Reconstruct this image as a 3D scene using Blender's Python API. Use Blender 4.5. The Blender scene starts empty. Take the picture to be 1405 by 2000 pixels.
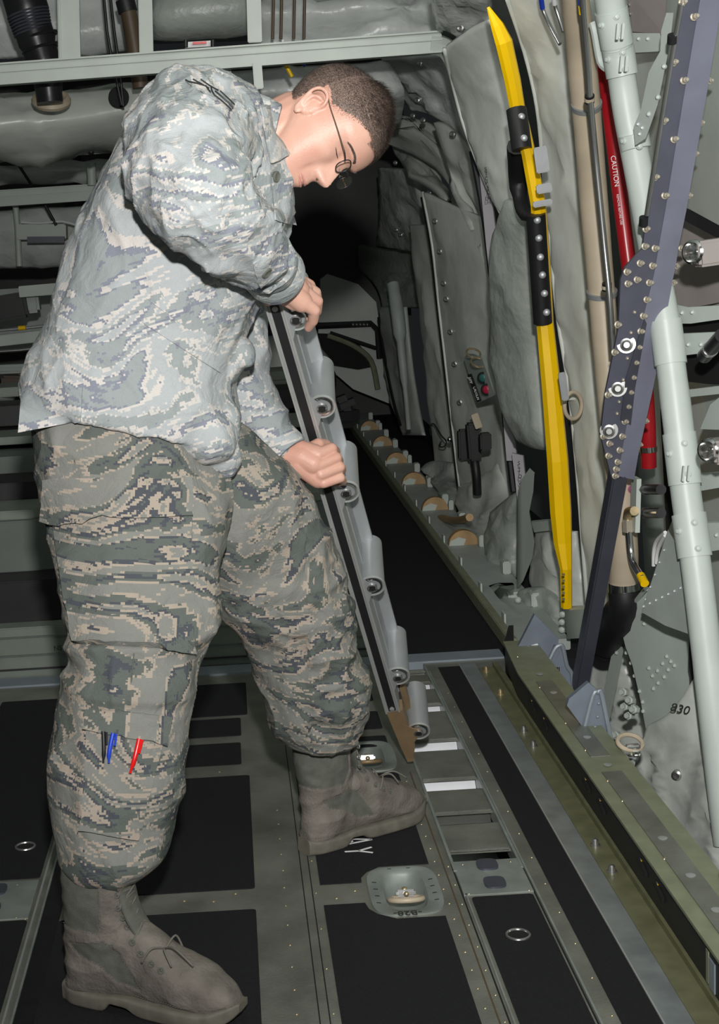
import bpy, bmesh, math, random
from mathutils import Vector, Matrix, noise
from mathutils.bvhtree import BVHTree

sc = bpy.context.scene
def V_(*a): return Vector(a)
col = sc.collection
# ---------------------------------------------------------------- camera
FP, PX, PY, CH = 2850.0, 467.0, 1000.0, 1.3
yc = Vector((437 - PX, -(492 - PY), -FP)).normalized()
xc = Vector((1, .06, 0)); xc = (xc - xc.dot(yc) * yc).normalized()
zc = xc.cross(yc)
RM = Matrix((xc, yc, zc))
CAM = Vector((0, 0, CH))
cd = bpy.data.cameras.new('camera'); cam = bpy.data.objects.new('camera', cd); col.objects.link(cam)
cam.matrix_world = Matrix.Translation(CAM) @ RM.to_4x4()
cd.sensor_width = 36; cd.sensor_fit = 'AUTO'; cd.lens = FP / 2000 * 36
cd.shift_x = (702.5 - PX) / 2000; cd.shift_y = 0; cd.clip_start = .02; cd.clip_end = 100
sc.camera = cam
# ---------------------------------------------------------------- light: a camera flash above the lens, cabin fill added out of view
wd = bpy.data.worlds.new('world'); sc.world = wd; wd.use_nodes = True
wd.node_tree.nodes['Background'].inputs[0].default_value = (.85, .9, 1, 1)
wd.node_tree.nodes['Background'].inputs[1].default_value = .012
ld = bpy.data.lights.new('flash', 'SPOT'); flash = bpy.data.objects.new('flash', ld); col.objects.link(flash)
flash.location = (.05, -.03, 1.62)
ld.energy = 445; ld.spot_size = math.radians(112); ld.spot_blend = 1.0; ld.shadow_soft_size = .035; ld.color = (1, .985, .96)
flash.rotation_euler = (Vector((.62, 2.7, 1.68)) - flash.location).to_track_quat('-Z', 'Y').to_euler()
for i, (x, y, z) in enumerate(((.35, 4.1, 2.36), (0.1, 3.2, 2.6))):  # first is added fill for background and wall, second a faint warm one
    l2 = bpy.data.lights.new('cabin_fill', 'AREA'); o2 = bpy.data.objects.new('cabin_fill', l2); col.objects.link(o2)
    l2.energy = (7, .8)[i]; l2.size = .6; l2.color = ((1, .99, .95), (1, .8, .55))[i]; o2.location = (x, y, z)
    if i == 0: o2.rotation_euler = V_(.25, .9, -.38).to_track_quat('-Z', 'Y').to_euler()
sc.view_settings.view_transform = 'Standard'; sc.view_settings.look = 'None'
sc.view_settings.gamma = 1; sc.view_settings.use_curve_mapping = False; sc.view_settings.exposure = 0

# ---------------------------------------------------------------- helpers
def ray(px, py): return RM @ Vector((px - PX, -(py - PY), -FP))
def W(px, py, Y): d = ray(px, py); return CAM + d * (Y / d.y)          # point at depth Y
def WX(px, py, X): d = ray(px, py); return CAM + d * (X / d.x)         # point on the side plane X
def WZ(px, py, z=0.): d = ray(px, py); return CAM + d * ((z - CH) / d.z)  # point at height z
R = random.Random(7)
V = Vector

def nt(name):
    m = bpy.data.materials.new(name); m.use_nodes = True
    n = m.node_tree; b = n.nodes['Principled BSDF']
    return m, n, b
def lk(n, a, b): n.links.new(a, b)
def mat(name, c, rough=.5, metal=0., var=.12, nscale=12., bump=.0, bscale=60., spec=.5, stretch=None, dirt=None):
    m, n, b = nt(name)
    b.inputs['Roughness'].default_value = rough; b.inputs['Metallic'].default_value = metal
    b.inputs['Specular IOR Level'].default_value = spec
    tc = n.nodes.new('ShaderNodeTexCoord'); mp = n.nodes.new('ShaderNodeMapping')
    lk(n, tc.outputs['Object'], mp.inputs[0])
    if stretch: mp.inputs['Scale'].default_value = stretch
    no = n.nodes.new('ShaderNodeTexNoise'); no.inputs['Scale'].default_value = nscale; no.inputs['Detail'].default_value = 6
    lk(n, mp.outputs[0], no.inputs[0])
    r = n.nodes.new('ShaderNodeValToRGB'); r.color_ramp.elements[0].position = .3; r.color_ramp.elements[1].position = .7
    r.color_ramp.elements[0].color = tuple(x * (1 - var) for x in c) + (1,)
    r.color_ramp.elements[1].color = tuple(min(1, x * (1 + var)) for x in c) + (1,)
    if dirt: r.color_ramp.elements[0].color = tuple(dirt) + (1,)
    lk(n, no.outputs[0], r.inputs[0]); lk(n, r.outputs[0], b.inputs['Base Color'])
    if bump:
        n2 = n.nodes.new('ShaderNodeTexNoise'); n2.inputs['Scale'].default_value = bscale; n2.inputs['Detail'].default_value = 4
        lk(n, mp.outputs[0], n2.inputs[0]); bp = n.nodes.new('ShaderNodeBump'); bp.inputs['Distance'].default_value = bump
        lk(n, n2.outputs[0], bp.inputs['Height']); lk(n, bp.outputs[0], b.inputs['Normal'])
    return m

def camo(name, rot, cs, sx=3.7, sy=3.7, sz=12., seed=0., step=.0038, bumpd=.0006):
    m, n, b = nt(name); b.inputs['Roughness'].default_value = .9; b.inputs['Specular IOR Level'].default_value = .15
    tc = n.nodes.new('ShaderNodeTexCoord'); mp = n.nodes.new('ShaderNodeMapping'); mp.inputs['Rotation'].default_value = rot
    lk(n, tc.outputs['Object'], mp.inputs[0])
    sn = n.nodes.new('ShaderNodeVectorMath'); sn.operation = 'SNAP'; sn.inputs[1].default_value = (step,) * 3
    lk(n, mp.outputs[0], sn.inputs[0])
    # low-frequency warp so that the stripes wander
    wn = n.nodes.new('ShaderNodeTexNoise'); wn.inputs['Scale'].default_value = 3.2; wn.inputs['Detail'].default_value = 1
    lk(n, sn.outputs[0], wn.inputs[0])
    ws = n.nodes.new('ShaderNodeVectorMath'); ws.operation = 'SCALE'; ws.inputs['Scale'].default_value = .32; lk(n, wn.outputs['Color'], ws.inputs[0])
    ad = n.nodes.new('ShaderNodeVectorMath'); ad.operation = 'ADD'; lk(n, sn.outputs[0], ad.inputs[0]); lk(n, ws.outputs[0], ad.inputs[1])
    m2 = n.nodes.new('ShaderNodeMapping'); m2.inputs['Scale'].default_value = (sx, sy, sz); m2.inputs['Location'].default_value = (seed, seed * .7, seed * 1.3)
    lk(n, ad.outputs[0], m2.inputs[0])
    no = n.nodes.new('ShaderNodeTexNoise'); no.inputs['Scale'].default_value = 1.; no.inputs['Detail'].default_value = 4.5; no.inputs['Roughness'].default_value = .6
    lk(n, m2.outputs[0], no.inputs[0])
    r = n.nodes.new('ShaderNodeValToRGB'); r.color_ramp.interpolation = 'CONSTANT'
    st = [(0, 1), (.36, 0), (.375, 2), (.455, 1), (.47, 3), (.525, 1), (.545, 0), (.60, 3), (.62, 2), (.68, 0)]
    # cs: 0 tan, 1 sage, 2 grey, 3 slate
    st = [(0, 1), (.385, 3), (.41, 0), (.436, 2), (.51, 0), (.53, 1), (.58, 3), (.605, 0), (.628, 2), (.70, 0), (.72, 1)]
    e = r.color_ramp.elements
    while len(e) < len(st): e.new(.5)
    for k, (p, ci) in enumerate(st): e[k].position = p; e[k].color = cs[ci] + (1,)
    lk(n, no.outputs[0], r.inputs[0])
    # fine weave mottling
    n3 = n.nodes.new('ShaderNodeTexNoise'); n3.inputs['Scale'].default_value = 500; lk(n, tc.outputs['Object'], n3.inputs[0])
    mx = n.nodes.new('ShaderNodeMixRGB'); mx.blend_type = 'MULTIPLY'; mx.inputs[0].default_value = .18
    lk(n, r.outputs[0], mx.inputs[1]); lk(n, n3.outputs[0], mx.inputs[2]); lk(n, mx.outputs[0], b.inputs['Base Color'])
    # small creases
    n4 = n.nodes.new('ShaderNodeTexNoise'); n4.inputs['Scale'].default_value = 16; n4.inputs['Detail'].default_value = 5; n4.inputs['Distortion'].default_value = 1.2
    lk(n, tc.outputs['Object'], n4.inputs[0])
    bp = n.nodes.new('ShaderNodeBump'); bp.inputs['Distance'].default_value = .012; bp.inputs['Strength'].default_value = .6
    lk(n, n4.outputs[0], bp.inputs['Height'])
    bp2 = n.nodes.new('ShaderNodeBump'); bp2.inputs['Distance'].default_value = bumpd; lk(n, n3.outputs[0], bp2.inputs['Height']); lk(n, bp.outputs[0], bp2.inputs['Normal'])
    lk(n, bp2.outputs[0], b.inputs['Normal'])
    return m

M = {}
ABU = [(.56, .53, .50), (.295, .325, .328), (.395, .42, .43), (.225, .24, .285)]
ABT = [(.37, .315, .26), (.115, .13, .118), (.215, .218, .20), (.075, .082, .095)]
M['jacket'] = camo('camo_jacket', (0, R.uniform(.2, .25), 0), ABU, seed=2.1)
M['sleeve'] = M['jacket']
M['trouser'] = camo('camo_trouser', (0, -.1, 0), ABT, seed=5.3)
M['pad'] = mat('quilted_vinyl', (.59, .62, .575), .32, var=.08, nscale=4, bump=.007, bscale=6)
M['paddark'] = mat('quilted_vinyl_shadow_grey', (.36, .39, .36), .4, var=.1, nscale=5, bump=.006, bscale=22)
M['pad2'] = mat('crinkled_blanket', (.60, .63, .61), .32, var=.14, nscale=6, bump=.016, bscale=8)
M['frame'] = mat('zinc_green_paint', (.50, .55, .50), .45, var=.06, nscale=8)
M['frameL'] = mat('pale_green_paint', (.57, .63, .59), .42, var=.05, nscale=9)
M['framegrey'] = mat('grey_paint', (.40, .44, .42), .5, var=.1, nscale=9)
M['floor'] = mat('worn_metal_floor', (.205, .21, .18), .42, .35, var=.28, nscale=9, bump=.0008, bscale=200)
M['floor2'] = mat('worn_metal_pan', (.31, .34, .32), .4, .4, var=.2, nscale=12)
M['mat'] = mat('antiskid_black', (.012, .012, .014), .85, var=.3, nscale=300, bump=.0015, bscale=600, spec=.3)
M['matgloss'] = mat('glossy_black_strip', (.01, .01, .011), .3, var=.3, nscale=30)
M['silver'] = mat('scuffed_grey_strip', (.30, .33, .335), .4, .5, var=.2, nscale=14)
M['olive'] = mat('olive_rail_paint', (.17, .17, .095), .5, .2, var=.2, nscale=20)
M['oliveL'] = mat('olive_rail_light', (.25, .27, .18), .5, .2, var=.12, nscale=20)
M['black'] = mat('black_rubber', (.012, .012, .013), .5, var=.1)
M['blacksoft'] = mat('black_metal', (.02, .02, .022), .35, .2, var=.1)
M['bluegrey'] = mat('blue_grey_bracket', (.19, .22, .27), .5, .2, var=.12, nscale=14)
M['bluegreyL'] = mat('blue_grey_edge', (.26, .30, .34), .45, .2, var=.08)
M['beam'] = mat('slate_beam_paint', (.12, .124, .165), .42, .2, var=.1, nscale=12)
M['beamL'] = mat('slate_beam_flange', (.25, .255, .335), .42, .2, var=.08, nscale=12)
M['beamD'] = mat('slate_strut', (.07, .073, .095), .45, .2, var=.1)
M['yellow'] = mat('yellow_paint', (1., .60, .0), .3, var=.05, nscale=6)
M['red'] = mat('red_hose', (.36, .01, .016), .3, var=.1)
M['beige'] = mat('beige_duct', (.50, .42, .31), .45, var=.10, nscale=5, stretch=(1, 1, 2.5))
M['brown'] = mat('brown_duct', (.09, .06, .035), .5, var=.15)
M['chrome'] = mat('chrome', (.75, .75, .74), .14, 1., var=.02)
M['steel'] = mat('steel', (.5, .5, .49), .28, .9, var=.06)
M['brass'] = mat('brass_fastener', (.62, .50, .30), .3, .8, var=.08)
M['bolt'] = mat('cream_bolt', (.58, .52, .42), .35, .5, var=.08)
M['alu'] = mat('roller_aluminium', (.36, .375, .385), .42, .45, var=.06, nscale=30, stretch=(1, .2, 1))
M['aluL'] = mat('rail_aluminium', (.48, .49, .48), .35, .5, var=.06)
M['tan'] = mat('tan_bracket', (.24, .165, .09), .45, .2, var=.15)
M['disc'] = mat('tan_disc', (.40, .26, .12), .5, .1, var=.2, nscale=20)
M['white'] = mat('plain_white', (.85, .86, .90), .6, var=.03)
M['greyfab'] = mat('grey_cabinet', (.30, .27, .255), .55, var=.06)
M['lilac'] = mat('grey_placard', (.40, .38, .41), .5, var=.04)
M['blue'] = mat('blue_plastic', (.02, .06, .5), .3, var=.05)
M['redp'] = mat('red_plastic', (.7, .01, .01), .25, var=.05)
M['ink'] = mat('black_ink', (.02, .02, .02), .6, var=.02)
M['inkw'] = mat('white_ink', (.8, .8, .8), .6, var=.02)
M['boot'] = mat('sage_suede', (.165, .148, .128), .95, var=.3, nscale=18, bump=.002, bscale=160, spec=.15)
M['bootfab'] = mat('sage_nylon', (.115, .12, .10), .8, var=.15, nscale=60, bump=.001, bscale=500, spec=.3)
M['sole'] = mat('sage_rubber_sole', (.135, .125, .10), .7, var=.2, nscale=40)
M['lace'] = mat('sage_lace', (.14, .132, .11), .8, var=.1)
M['hair'] = mat('brown_hair', (.075, .052, .042), .55, var=.45, nscale=90, spec=.4)
M['pink'] = mat('pink_mark', (.7, .2, .45), .5)
M['greenl'] = mat('green_lens', (.03, .12, .11), .25)
M['redl'] = mat('red_lens', (.35, .02, .05), .25)
M['ramp'] = mat('shade_darkened_ramp', (.20, .225, .195), .55, var=.15, nscale=6)  # same paint as the frames, darkened for the shade behind the man
M['rampd'] = mat('shade_darkened_ramp_grey', (.13, .15, .135), .55, var=.15, nscale=6)  # grey of the steps, darkened for the same shade
M['bulk'] = mat('dark_bulkhead', (.06, .065, .06), .6, var=.3, nscale=3)
M['hole'] = mat('recess_shade', (.006, .006, .006), .8)
def skinmat():
    m, n, b = nt('skin'); b.inputs['Roughness'].default_value = .48
    tc = n.nodes.new('ShaderNodeTexCoord'); no = n.nodes.new('ShaderNodeTexNoise'); no.inputs['Scale'].default_value = 14; no.inputs['Detail'].default_value = 4
    lk(n, tc.outputs['Object'], no.inputs[0])
    r = n.nodes.new('ShaderNodeValToRGB'); r.color_ramp.elements[0].position = .32; r.color_ramp.elements[1].position = .68
    r.color_ramp.elements[0].color = (.55, .29, .22, 1); r.color_ramp.elements[1].color = (.60, .36, .28, 1)
    lk(n, no.outputs[0], r.inputs[0]); lk(n, r.outputs[0], b.inputs['Base Color'])
    b.inputs['Subsurface Weight'].default_value = .12; b.inputs['Subsurface Radius'].default_value = (.01, .004, .002)
    n2 = n.nodes.new('ShaderNodeTexNoise'); n2.inputs['Scale'].default_value = 260; lk(n, tc.outputs['Object'], n2.inputs[0])
    bp = n.nodes.new('ShaderNodeBump'); bp.inputs['Distance'].default_value = .0004; lk(n, n2.outputs[0], bp.inputs['Height']); lk(n, bp.outputs[0], b.inputs['Normal'])
    return m
M['skin'] = skinmat()
def glassmat():
    m, n, b = nt('lens_glass'); tr = n.nodes.new('ShaderNodeBsdfTransparent'); gl = n.nodes.new('ShaderNodeBsdfGlossy'); gl.inputs['Roughness'].default_value = .05
    mx = n.nodes.new('ShaderNodeMixShader'); mx.inputs[0].default_value = .14; lk(n, tr.outputs[0], mx.inputs[1]); lk(n, gl.outputs[0], mx.inputs[2])
    lk(n, mx.outputs[0], n.nodes['Material Output'].inputs['Surface']); return m
M['glass'] = glassmat()

ORG = {}
def tag(o, label=None, cat=None, group=None, kind=None):
    if label: o['label'] = label
    if cat: o['category'] = cat
    if group: o['group'] = group
    if kind: o['kind'] = kind
    return o
def thing(name, label, cat, loc, group=None):
    o = bpy.data.objects.new(name, None); col.objects.link(o); o.location = loc; o.empty_display_size = .05
    return tag(o, label, cat, group)
def dup(o, loc, label=None, parent=None):
    c = o.copy(); col.objects.link(c)
    if parent: c.parent = parent; c.matrix_parent_inverse = o.matrix_parent_inverse
    else:
        c.location = loc
        if label: c['label'] = label
    for ch in [x for x in bpy.data.objects if x.parent == o]: dup(ch, None, None, c)
    return c

class MB:
    """collects shapes for ONE mesh object, in world coordinates"""
    def __init__(s): s.v = []; s.f = []
    def add(s, vs, fs, mtx=None):
        k = len(s.v); s.v += [(mtx @ V(p)) if mtx else V(p) for p in vs]; s.f += [tuple(i + k for i in f) for f in fs]; return s
    def box(s, c, d, rot=None, bev=0.):
        c = V(c); x, y, z = [q / 2 for q in d]
        if bev <= 0:
            vs = [(a * x, b_ * y, e * z) for a in (-1, 1) for b_ in (-1, 1) for e in (-1, 1)]
            fs = [(0, 1, 3, 2), (4, 6, 7, 5), (0, 4, 5, 1), (2, 3, 7, 6), (0, 2, 6, 4), (1, 5, 7, 3)]
        else:
            bm = bmesh.new(); bmesh.ops.create_cube(bm, size=1)
            for q in bm.verts: q.co = V((q.co.x * 2 * x, q.co.y * 2 * y, q.co.z * 2 * z))
            bmesh.ops.bevel(bm, geom=bm.edges[:], offset=bev, segments=2, affect='EDGES')
            bm.verts.index_update(); vs = [q.co.copy() for q in bm.verts]; fs = [tuple(q.index for q in f.verts) for f in bm.faces]; bm.free()
        m = Matrix.Translation(c)
        if rot is not None: m = m @ rot.to_4x4()
        return s.add(vs, fs, m)
    def bar(s, a, b, w, h, up=V((0, 0, 1)), bev=0.):
        a, b = V(a), V(b); d = b - a; L = d.length; y = d / L; x = y.cross(V(up)).normalized(); z = x.cross(y)
        return s.box((a + b) / 2, (w, L, h), Matrix((x, y, z)).transposed(), bev)
    def tube(s, pts, r, n=12, cap=True, smooth=0):
        pts = [V(p) for p in pts]
        if smooth: pts = crom(pts, smooth)
        rs = r if isinstance(r, (list, tuple)) else [r] * len(pts)
        if len(rs) != len(pts): rs = [rs[min(len(rs) - 1, int(i * (len(rs) - 1) / (len(pts) - 1) + .5))] for i in range(len(pts))]
        up = None; vs = []; fs = []
        for i, p in enumerate(pts):
            d = (pts[min(i + 1, len(pts) - 1)] - pts[max(i - 1, 0)]).normalized()
            if up is None: up = V((0, 0, 1)) if abs(d.z) < .9 else V((0, 1, 0))
            x = d.cross(up).normalized(); up = x.cross(d).normalized()
            vs += [p + rs[i] * (math.cos(t) * x + math.sin(t) * up) for t in [2 * math.pi * k / n for k in range(n)]]
        for i in range(len(pts) - 1):
            for k in range(n): a, b = i * n + k, i * n + (k + 1) % n; fs.append((a, b, b + n, a + n))
        if cap: fs.append(tuple(range(n - 1, -1, -1))); fs.append(tuple((len(pts) - 1) * n + k for k in range(n)))
        return s.add(vs, fs)
    def ring(s, c, ax, R_, r, n=28, m=8, a0=0, a1=2 * math.pi, sx=1., xdir=None):
        ax = V(ax).normalized(); x = (V(xdir) if xdir else (V((0, 0, 1)) if abs(ax.z) < .9 else V((1, 0, 0)))); x = (x - x.dot(ax) * ax).normalized(); y = ax.cross(x)
        full = abs(a1 - a0) > 6.28
        pts = [V(c) + R_ * (math.cos(a0 + (a1 - a0) * k / n) * x * sx + math.sin(a0 + (a1 - a0) * k / n) * y) for k in range(n + 1)]
        if not full: return s.tube(pts, r, m)
        vs = []; fs = []
        for k in range(n):
            a = 2 * math.pi * k / n; d = math.cos(a) * x * sx + math.sin(a) * y
            vs += [V(c) + d * R_ + r * (math.cos(t) * d.normalized() + math.sin(t) * ax) for t in [2 * math.pi * q / m for q in range(m)]]
        for k in range(n):
            for q in range(m): a, b = k * m + q, k * m + (q + 1) % m; c_, d_ = ((k + 1) % n) * m + (q + 1) % m, ((k + 1) % n) * m + q; fs.append((a, d_, c_, b))
        return s.add(vs, fs)
    def lathe(s, c, ax, prof, n=32, closed=False):
        """prof: (radius, height along ax)"""
        ax = V(ax).normalized(); x = (V((0, 0, 1)) if abs(ax.z) < .9 else V((1, 0, 0))); x = (x - x.dot(ax) * ax).normalized(); y = ax.cross(x)
        vs = []; fs = []
        for (r, h) in prof: vs += [V(c) + ax * h + max(r, 1e-5) * (math.cos(2 * math.pi * k / n) * x + math.sin(2 * math.pi * k / n) * y) for k in range(n)]
        m = len(prof)
        for i in range(m if closed else m - 1):
            for k in range(n): a, b = i * n + k, i * n + (k + 1) % n; c_, d_ = ((i + 1) % m) * n + (k + 1) % n, ((i + 1) % m) * n + k; fs.append((a, b, c_, d_))
        if not closed: fs.append(tuple(range(n - 1, -1, -1))); fs.append(tuple((m - 1) * n + k for k in range(n)))
        return s.add(vs, fs)
    def prism(s, pts, ext):
        pts = [V(p) for p in pts]; e = V(ext); n = len(pts)
        return s.add(pts + [p + e for p in pts], [tuple(range(n)), tuple(range(2 * n - 1, n - 1, -1))] + [(i, i + n, (i + 1) % n + n, (i + 1) % n) for i in range(n)])
    def dome(s, c, ax, r, h=None, n=10):
        h = h or r; return s.lathe(c, ax, [(r * math.cos(t), h * math.sin(t)) for t in [0, .4, .8, 1.2, 1.5]], n)
    def ball(s, c, r, n=16, sc_=(1, 1, 1), rot=None):
        vs = []; fs = []; m = n // 2
        for i in range(m + 1):
            t = math.pi * i / m
            for k in range(n): p = 2 * math.pi * k / n; vs.append(V((r * sc_[0] * math.sin(t) * math.cos(p), r * sc_[1] * math.sin(t) * math.sin(p), r * sc_[2] * math.cos(t))))
        for i in range(m):
            for k in range(n): a, b = i * n + k, i * n + (k + 1) % n; fs.append((a, a + n, b + n, b))
        mt = Matrix.Translation(V(c)) @ (rot.to_4x4() if rot else Matrix.Identity(4)); return s.add(vs, fs, mt)
    def cone(s, a, b, ra, rb, n=18, m=5):
        """tapered capsule"""
        a, b = V(a), V(b); d = (b - a); L = max(d.length, 1e-5); d = d / L
        prof = [(ra * math.cos(t), -ra * math.sin(t)) for t in [math.pi / 2 * (1 - k / m) for k in range(m)]] + [(ra, 0), (rb, L)] + [(rb * math.cos(t), L + rb * math.sin(t)) for t in [math.pi / 2 * k / m for k in range(1, m + 1)]]
        return s.lathe(a, d, prof, n)
    def chain(s, ps):
        for (a, ra), (b, rb) in zip(ps, ps[1:]): s.cone(a, b, ra, rb)
        return s
    def loft(s, rings, n=40, sub=6, e=2.):
        """rings: (centre, a, b) half-axis vectors"""
        cs = crom([r[0] for r in rings], sub); aa = crom([r[1] for r in rings], sub); bb = crom([r[2] for r in rings], sub)
        vs = []; fs = []
        for c, a, b in zip(cs, aa, bb):
            for k in range(n):
                t = 2 * math.pi * k / n; x, y = math.cos(t), math.sin(t)
                vs.append(c + a * math.copysign(abs(x) ** (2 / e), x) + b * math.copysign(abs(y) ** (2 / e), y))
        for i in range(len(cs) - 1):
            for k in range(n): a, b = i * n + k, i * n + (k + 1) % n; fs.append((a, b, b + n, a + n))
        fs.append(tuple(range(n - 1, -1, -1))); fs.append(tuple((len(cs) - 1) * n + k for k in range(n)))
        return s.add(vs, fs)
    def mesh(s, name):
        me = bpy.data.meshes.new(name); me.from_pydata([tuple(p) for p in s.v], [], s.f); me.validate()
        bm = bmesh.new(); bm.from_mesh(me); bmesh.ops.recalc_face_normals(bm, faces=bm.faces[:]); bm.to_mesh(me); bm.free(); return me
    def build(s, name, m, parent=None, smooth=True, label=None, ang=38, kind=None):
        return link(name, s.mesh(name), m, parent, smooth, label, ang, kind)

def link(name, me, m, parent=None, smooth=True, label=None, ang=38, kind=None):
    ms = m if isinstance(m, (list, tuple)) else [m]
    me.materials.clear()
    for q in ms: me.materials.append(M[q] if isinstance(q, str) else q)
    if smooth:
        for p in me.polygons: p.use_smooth = True
        if ang < 180: me.set_sharp_from_angle(angle=math.radians(ang))
    o = bpy.data.objects.new(name, me); col.objects.link(o)
    if parent is None:       # a thing of one mesh: put its origin at its base
        xs = [v.co for v in me.vertices]
        b = V((sum(v.x for v in xs) / len(xs), sum(v.y for v in xs) / len(xs), min(v.z for v in xs)))
        me.transform(Matrix.Translation(-b)); o.location = b; ORG[o.name] = b
    else:
        root = parent
        while root.parent: root = root.parent
        o.parent = parent
        if parent.type == 'EMPTY': o.matrix_parent_inverse = Matrix.Translation(-parent.location)
        else:
            loc = root.location if parent is root else V((0, 0, 0))
            o.matrix_parent_inverse = Matrix.Translation(-loc) if parent is root else Matrix.Identity(4)
    if label: o['label'] = label
    if kind: o['kind'] = kind
    return o

def crom(p, sub):
    out = []; n = len(p)
    for i in range(n - 1):
        a, b, c, d = p[max(i - 1, 0)], p[i], p[i + 1], p[min(i + 2, n - 1)]
        for k in range(sub):
            t = k / sub; out.append(.5 * ((2 * b) + (c - a) * t + (2 * a - 5 * b + 4 * c - d) * t * t + (3 * b - a - 3 * c + d) * t ** 3))
    out.append(p[-1].copy() if hasattr(p[-1], 'copy') else p[-1]); return out

def interp(tab, x):
    if x <= tab[0][0]: return tab[0][1]
    for (a, fa), (b, fb) in zip(tab, tab[1:]):
        if x <= b:
            t = (x - a) / (b - a); return fa + (fb - fa) * t
    return tab[-1][1]

def remesh(mb, voxel, it=4, fac=.5):
    me = mb.mesh('tmp'); o = bpy.data.objects.new('tmp', me); col.objects.link(o)
    m = o.modifiers.new('r', 'REMESH'); m.mode = 'VOXEL'; m.voxel_size = voxel
    if it: s = o.modifiers.new('s', 'SMOOTH'); s.factor = fac; s.iterations = it
    dg = bpy.context.evaluated_depsgraph_get(); dg.update()
    me2 = bpy.data.meshes.new_from_object(o.evaluated_get(dg)); bpy.data.objects.remove(o); bpy.data.meshes.remove(me)
    return me2
def displace(me, fn):
    ns = [v.normal.copy() for v in me.vertices]
    for v, n in zip(me.vertices, ns): v.co = v.co + n * fn(v.co, n)
    me.update(); return me
def ridge(p): return 1 - abs(noise.noise(p)) * 2
def bvh(me): return BVHTree.FromPolygons([v.co for v in me.vertices], [tuple(p.vertices) for p in me.polygons])
def hit(b, px, py, off=0.):
    d = ray(px, py).normalized(); h = b.ray_cast(CAM, d)
    if h[0] is None: return None, None
    n = h[1] if h[1].dot(d) < 0 else -h[1]
    return h[0] + n * off, n
def patch(b, poly, off, th, nx=14, ny=12, fallY=None, round_=0., wr=0.):
    """a cloth patch lying on surface b; poly = 4 px corners (tl, tr, br, bl)"""
    tl, tr, br, bl = [V(q).to_3d() for q in poly]; vs = []; ns = []
    for j in range(ny + 1):
        for i in range(nx + 1):
            u, v = i / nx, j / ny; q = (tl * (1 - u) + tr * u) * (1 - v) + (bl * (1 - u) + br * u) * v
            p, n = hit(b, q.x, q.y, off)
            if p is None: p = W(q.x, q.y, fallY or 2.7); n = V((0, -1, 0))
            vs.append(p); ns.append(n)
    w = nx + 1
    for it in range(2):
        vs2 = list(vs)
        for j in range(1, ny):
            for i in range(1, nx): k = j * w + i; vs2[k] = vs[k] * .4 + (vs[k - 1] + vs[k + 1] + vs[k - w] + vs[k + w]) * .15
        vs = vs2
    if wr:
        vs = [p + n * (wr * noise.noise(p * 9) * math.sin(math.pi * (k % w) / nx) * math.sin(math.pi * (k // w) / ny)) for k, (p, n) in enumerate(zip(vs, ns))]
    dm = V((0, -1, 0)); back = [p - n * th for p, n in zip(vs, ns)]
    N = len(vs); fs = []
    for j in range(ny):
        for i in range(nx): a = j * w + i; fs += [(a, a + 1, a + w + 1, a + w), (N + a, N + a + w, N + a + w + 1, N + a + 1)]
    edge = [i for i in range(w)] + [j * w + nx for j in range(1, ny + 1)] + [ny * w + i for i in range(nx - 1, -1, -1)] + [j * w for j in range(ny - 1, 0, -1)]
    for a, c in zip(edge, edge[1:] + edge[:1]): fs.append((a, a + N, c + N, c))
    return MB().add(vs + back, fs)

def sheet(rows, sub=6, puff=.02, wr=.01, ws=6., th=.01, seed=0., nrm=None, cell=None, st=(1, 1, 1)):
    """a padded sheet through rows of world points; puffed between its edges, wrinkled"""
    rs = [crom([V(p) for p in r], sub) for r in rows]
    cols = [crom([r[i] for r in rs], sub) for i in range(len(rs[0]))]
    m, n = len(cols), len(cols[0]); g = [[cols[i][j] for i in range(m)] for j in range(n)]
    vs = []; back = []
    for j in range(n):
        for i in range(m):
            du = g[j][min(i + 1, m - 1)] - g[j][max(i - 1, 0)]; dv = g[min(j + 1, n - 1)][i] - g[max(j - 1, 0)][i]
            nn = du.cross(dv).normalized() if nrm is None else V(nrm)
            if nrm is None and nn.dot(g[j][i] - CAM) > 0: nn = -nn
            u, v = i / (m - 1), j / (n - 1); q = V([a * b for a, b in zip(g[j][i], st)]) * ws + V((seed, 0, seed))
            e = (1 - (2 * u - 1) ** 4) * (1 - (2 * v - 1) ** 4)
            if cell: e = (abs(math.sin(math.pi * u * cell[0])) ** .5) * (abs(math.sin(math.pi * v * cell[1])) ** .5)
            qd = q + .5 * noise.noise_vector(q * .9)
            h = puff * e + wr * (.9 * max(0, ridge(qd)) ** 5 + noise.noise(q * 1.1) * 1.1 + .45 * max(0, ridge(V((qd.x * 1.2, qd.y * .6, qd.z * 2.2)) + V((3, 1, 2)))) ** 6 - .3) * min(1, 4 * min(u, 1 - u, v, 1 - v) + .25)
            vs.append(g[j][i] + nn * h); back.append(g[j][i] - nn * th)
    N = len(vs); fs = []
    for j in range(n - 1):
        for i in range(m - 1): a = j * m + i; fs += [(a, a + 1, a + m + 1, a + m), (N + a, N + a + m, N + a + m + 1, N + a + 1)]
    edge = [i for i in range(m)] + [j * m + m - 1 for j in range(1, n)] + [(n - 1) * m + i for i in range(m - 2, -1, -1)] + [j * m for j in range(n - 2, 0, -1)]
    for a, c in zip(edge, edge[1:] + edge[:1]): fs.append((a, a + N, c + N, c))
    return MB().add(vs, fs[:0]).add([], []) if False else MB().add(vs + back, fs)

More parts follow.
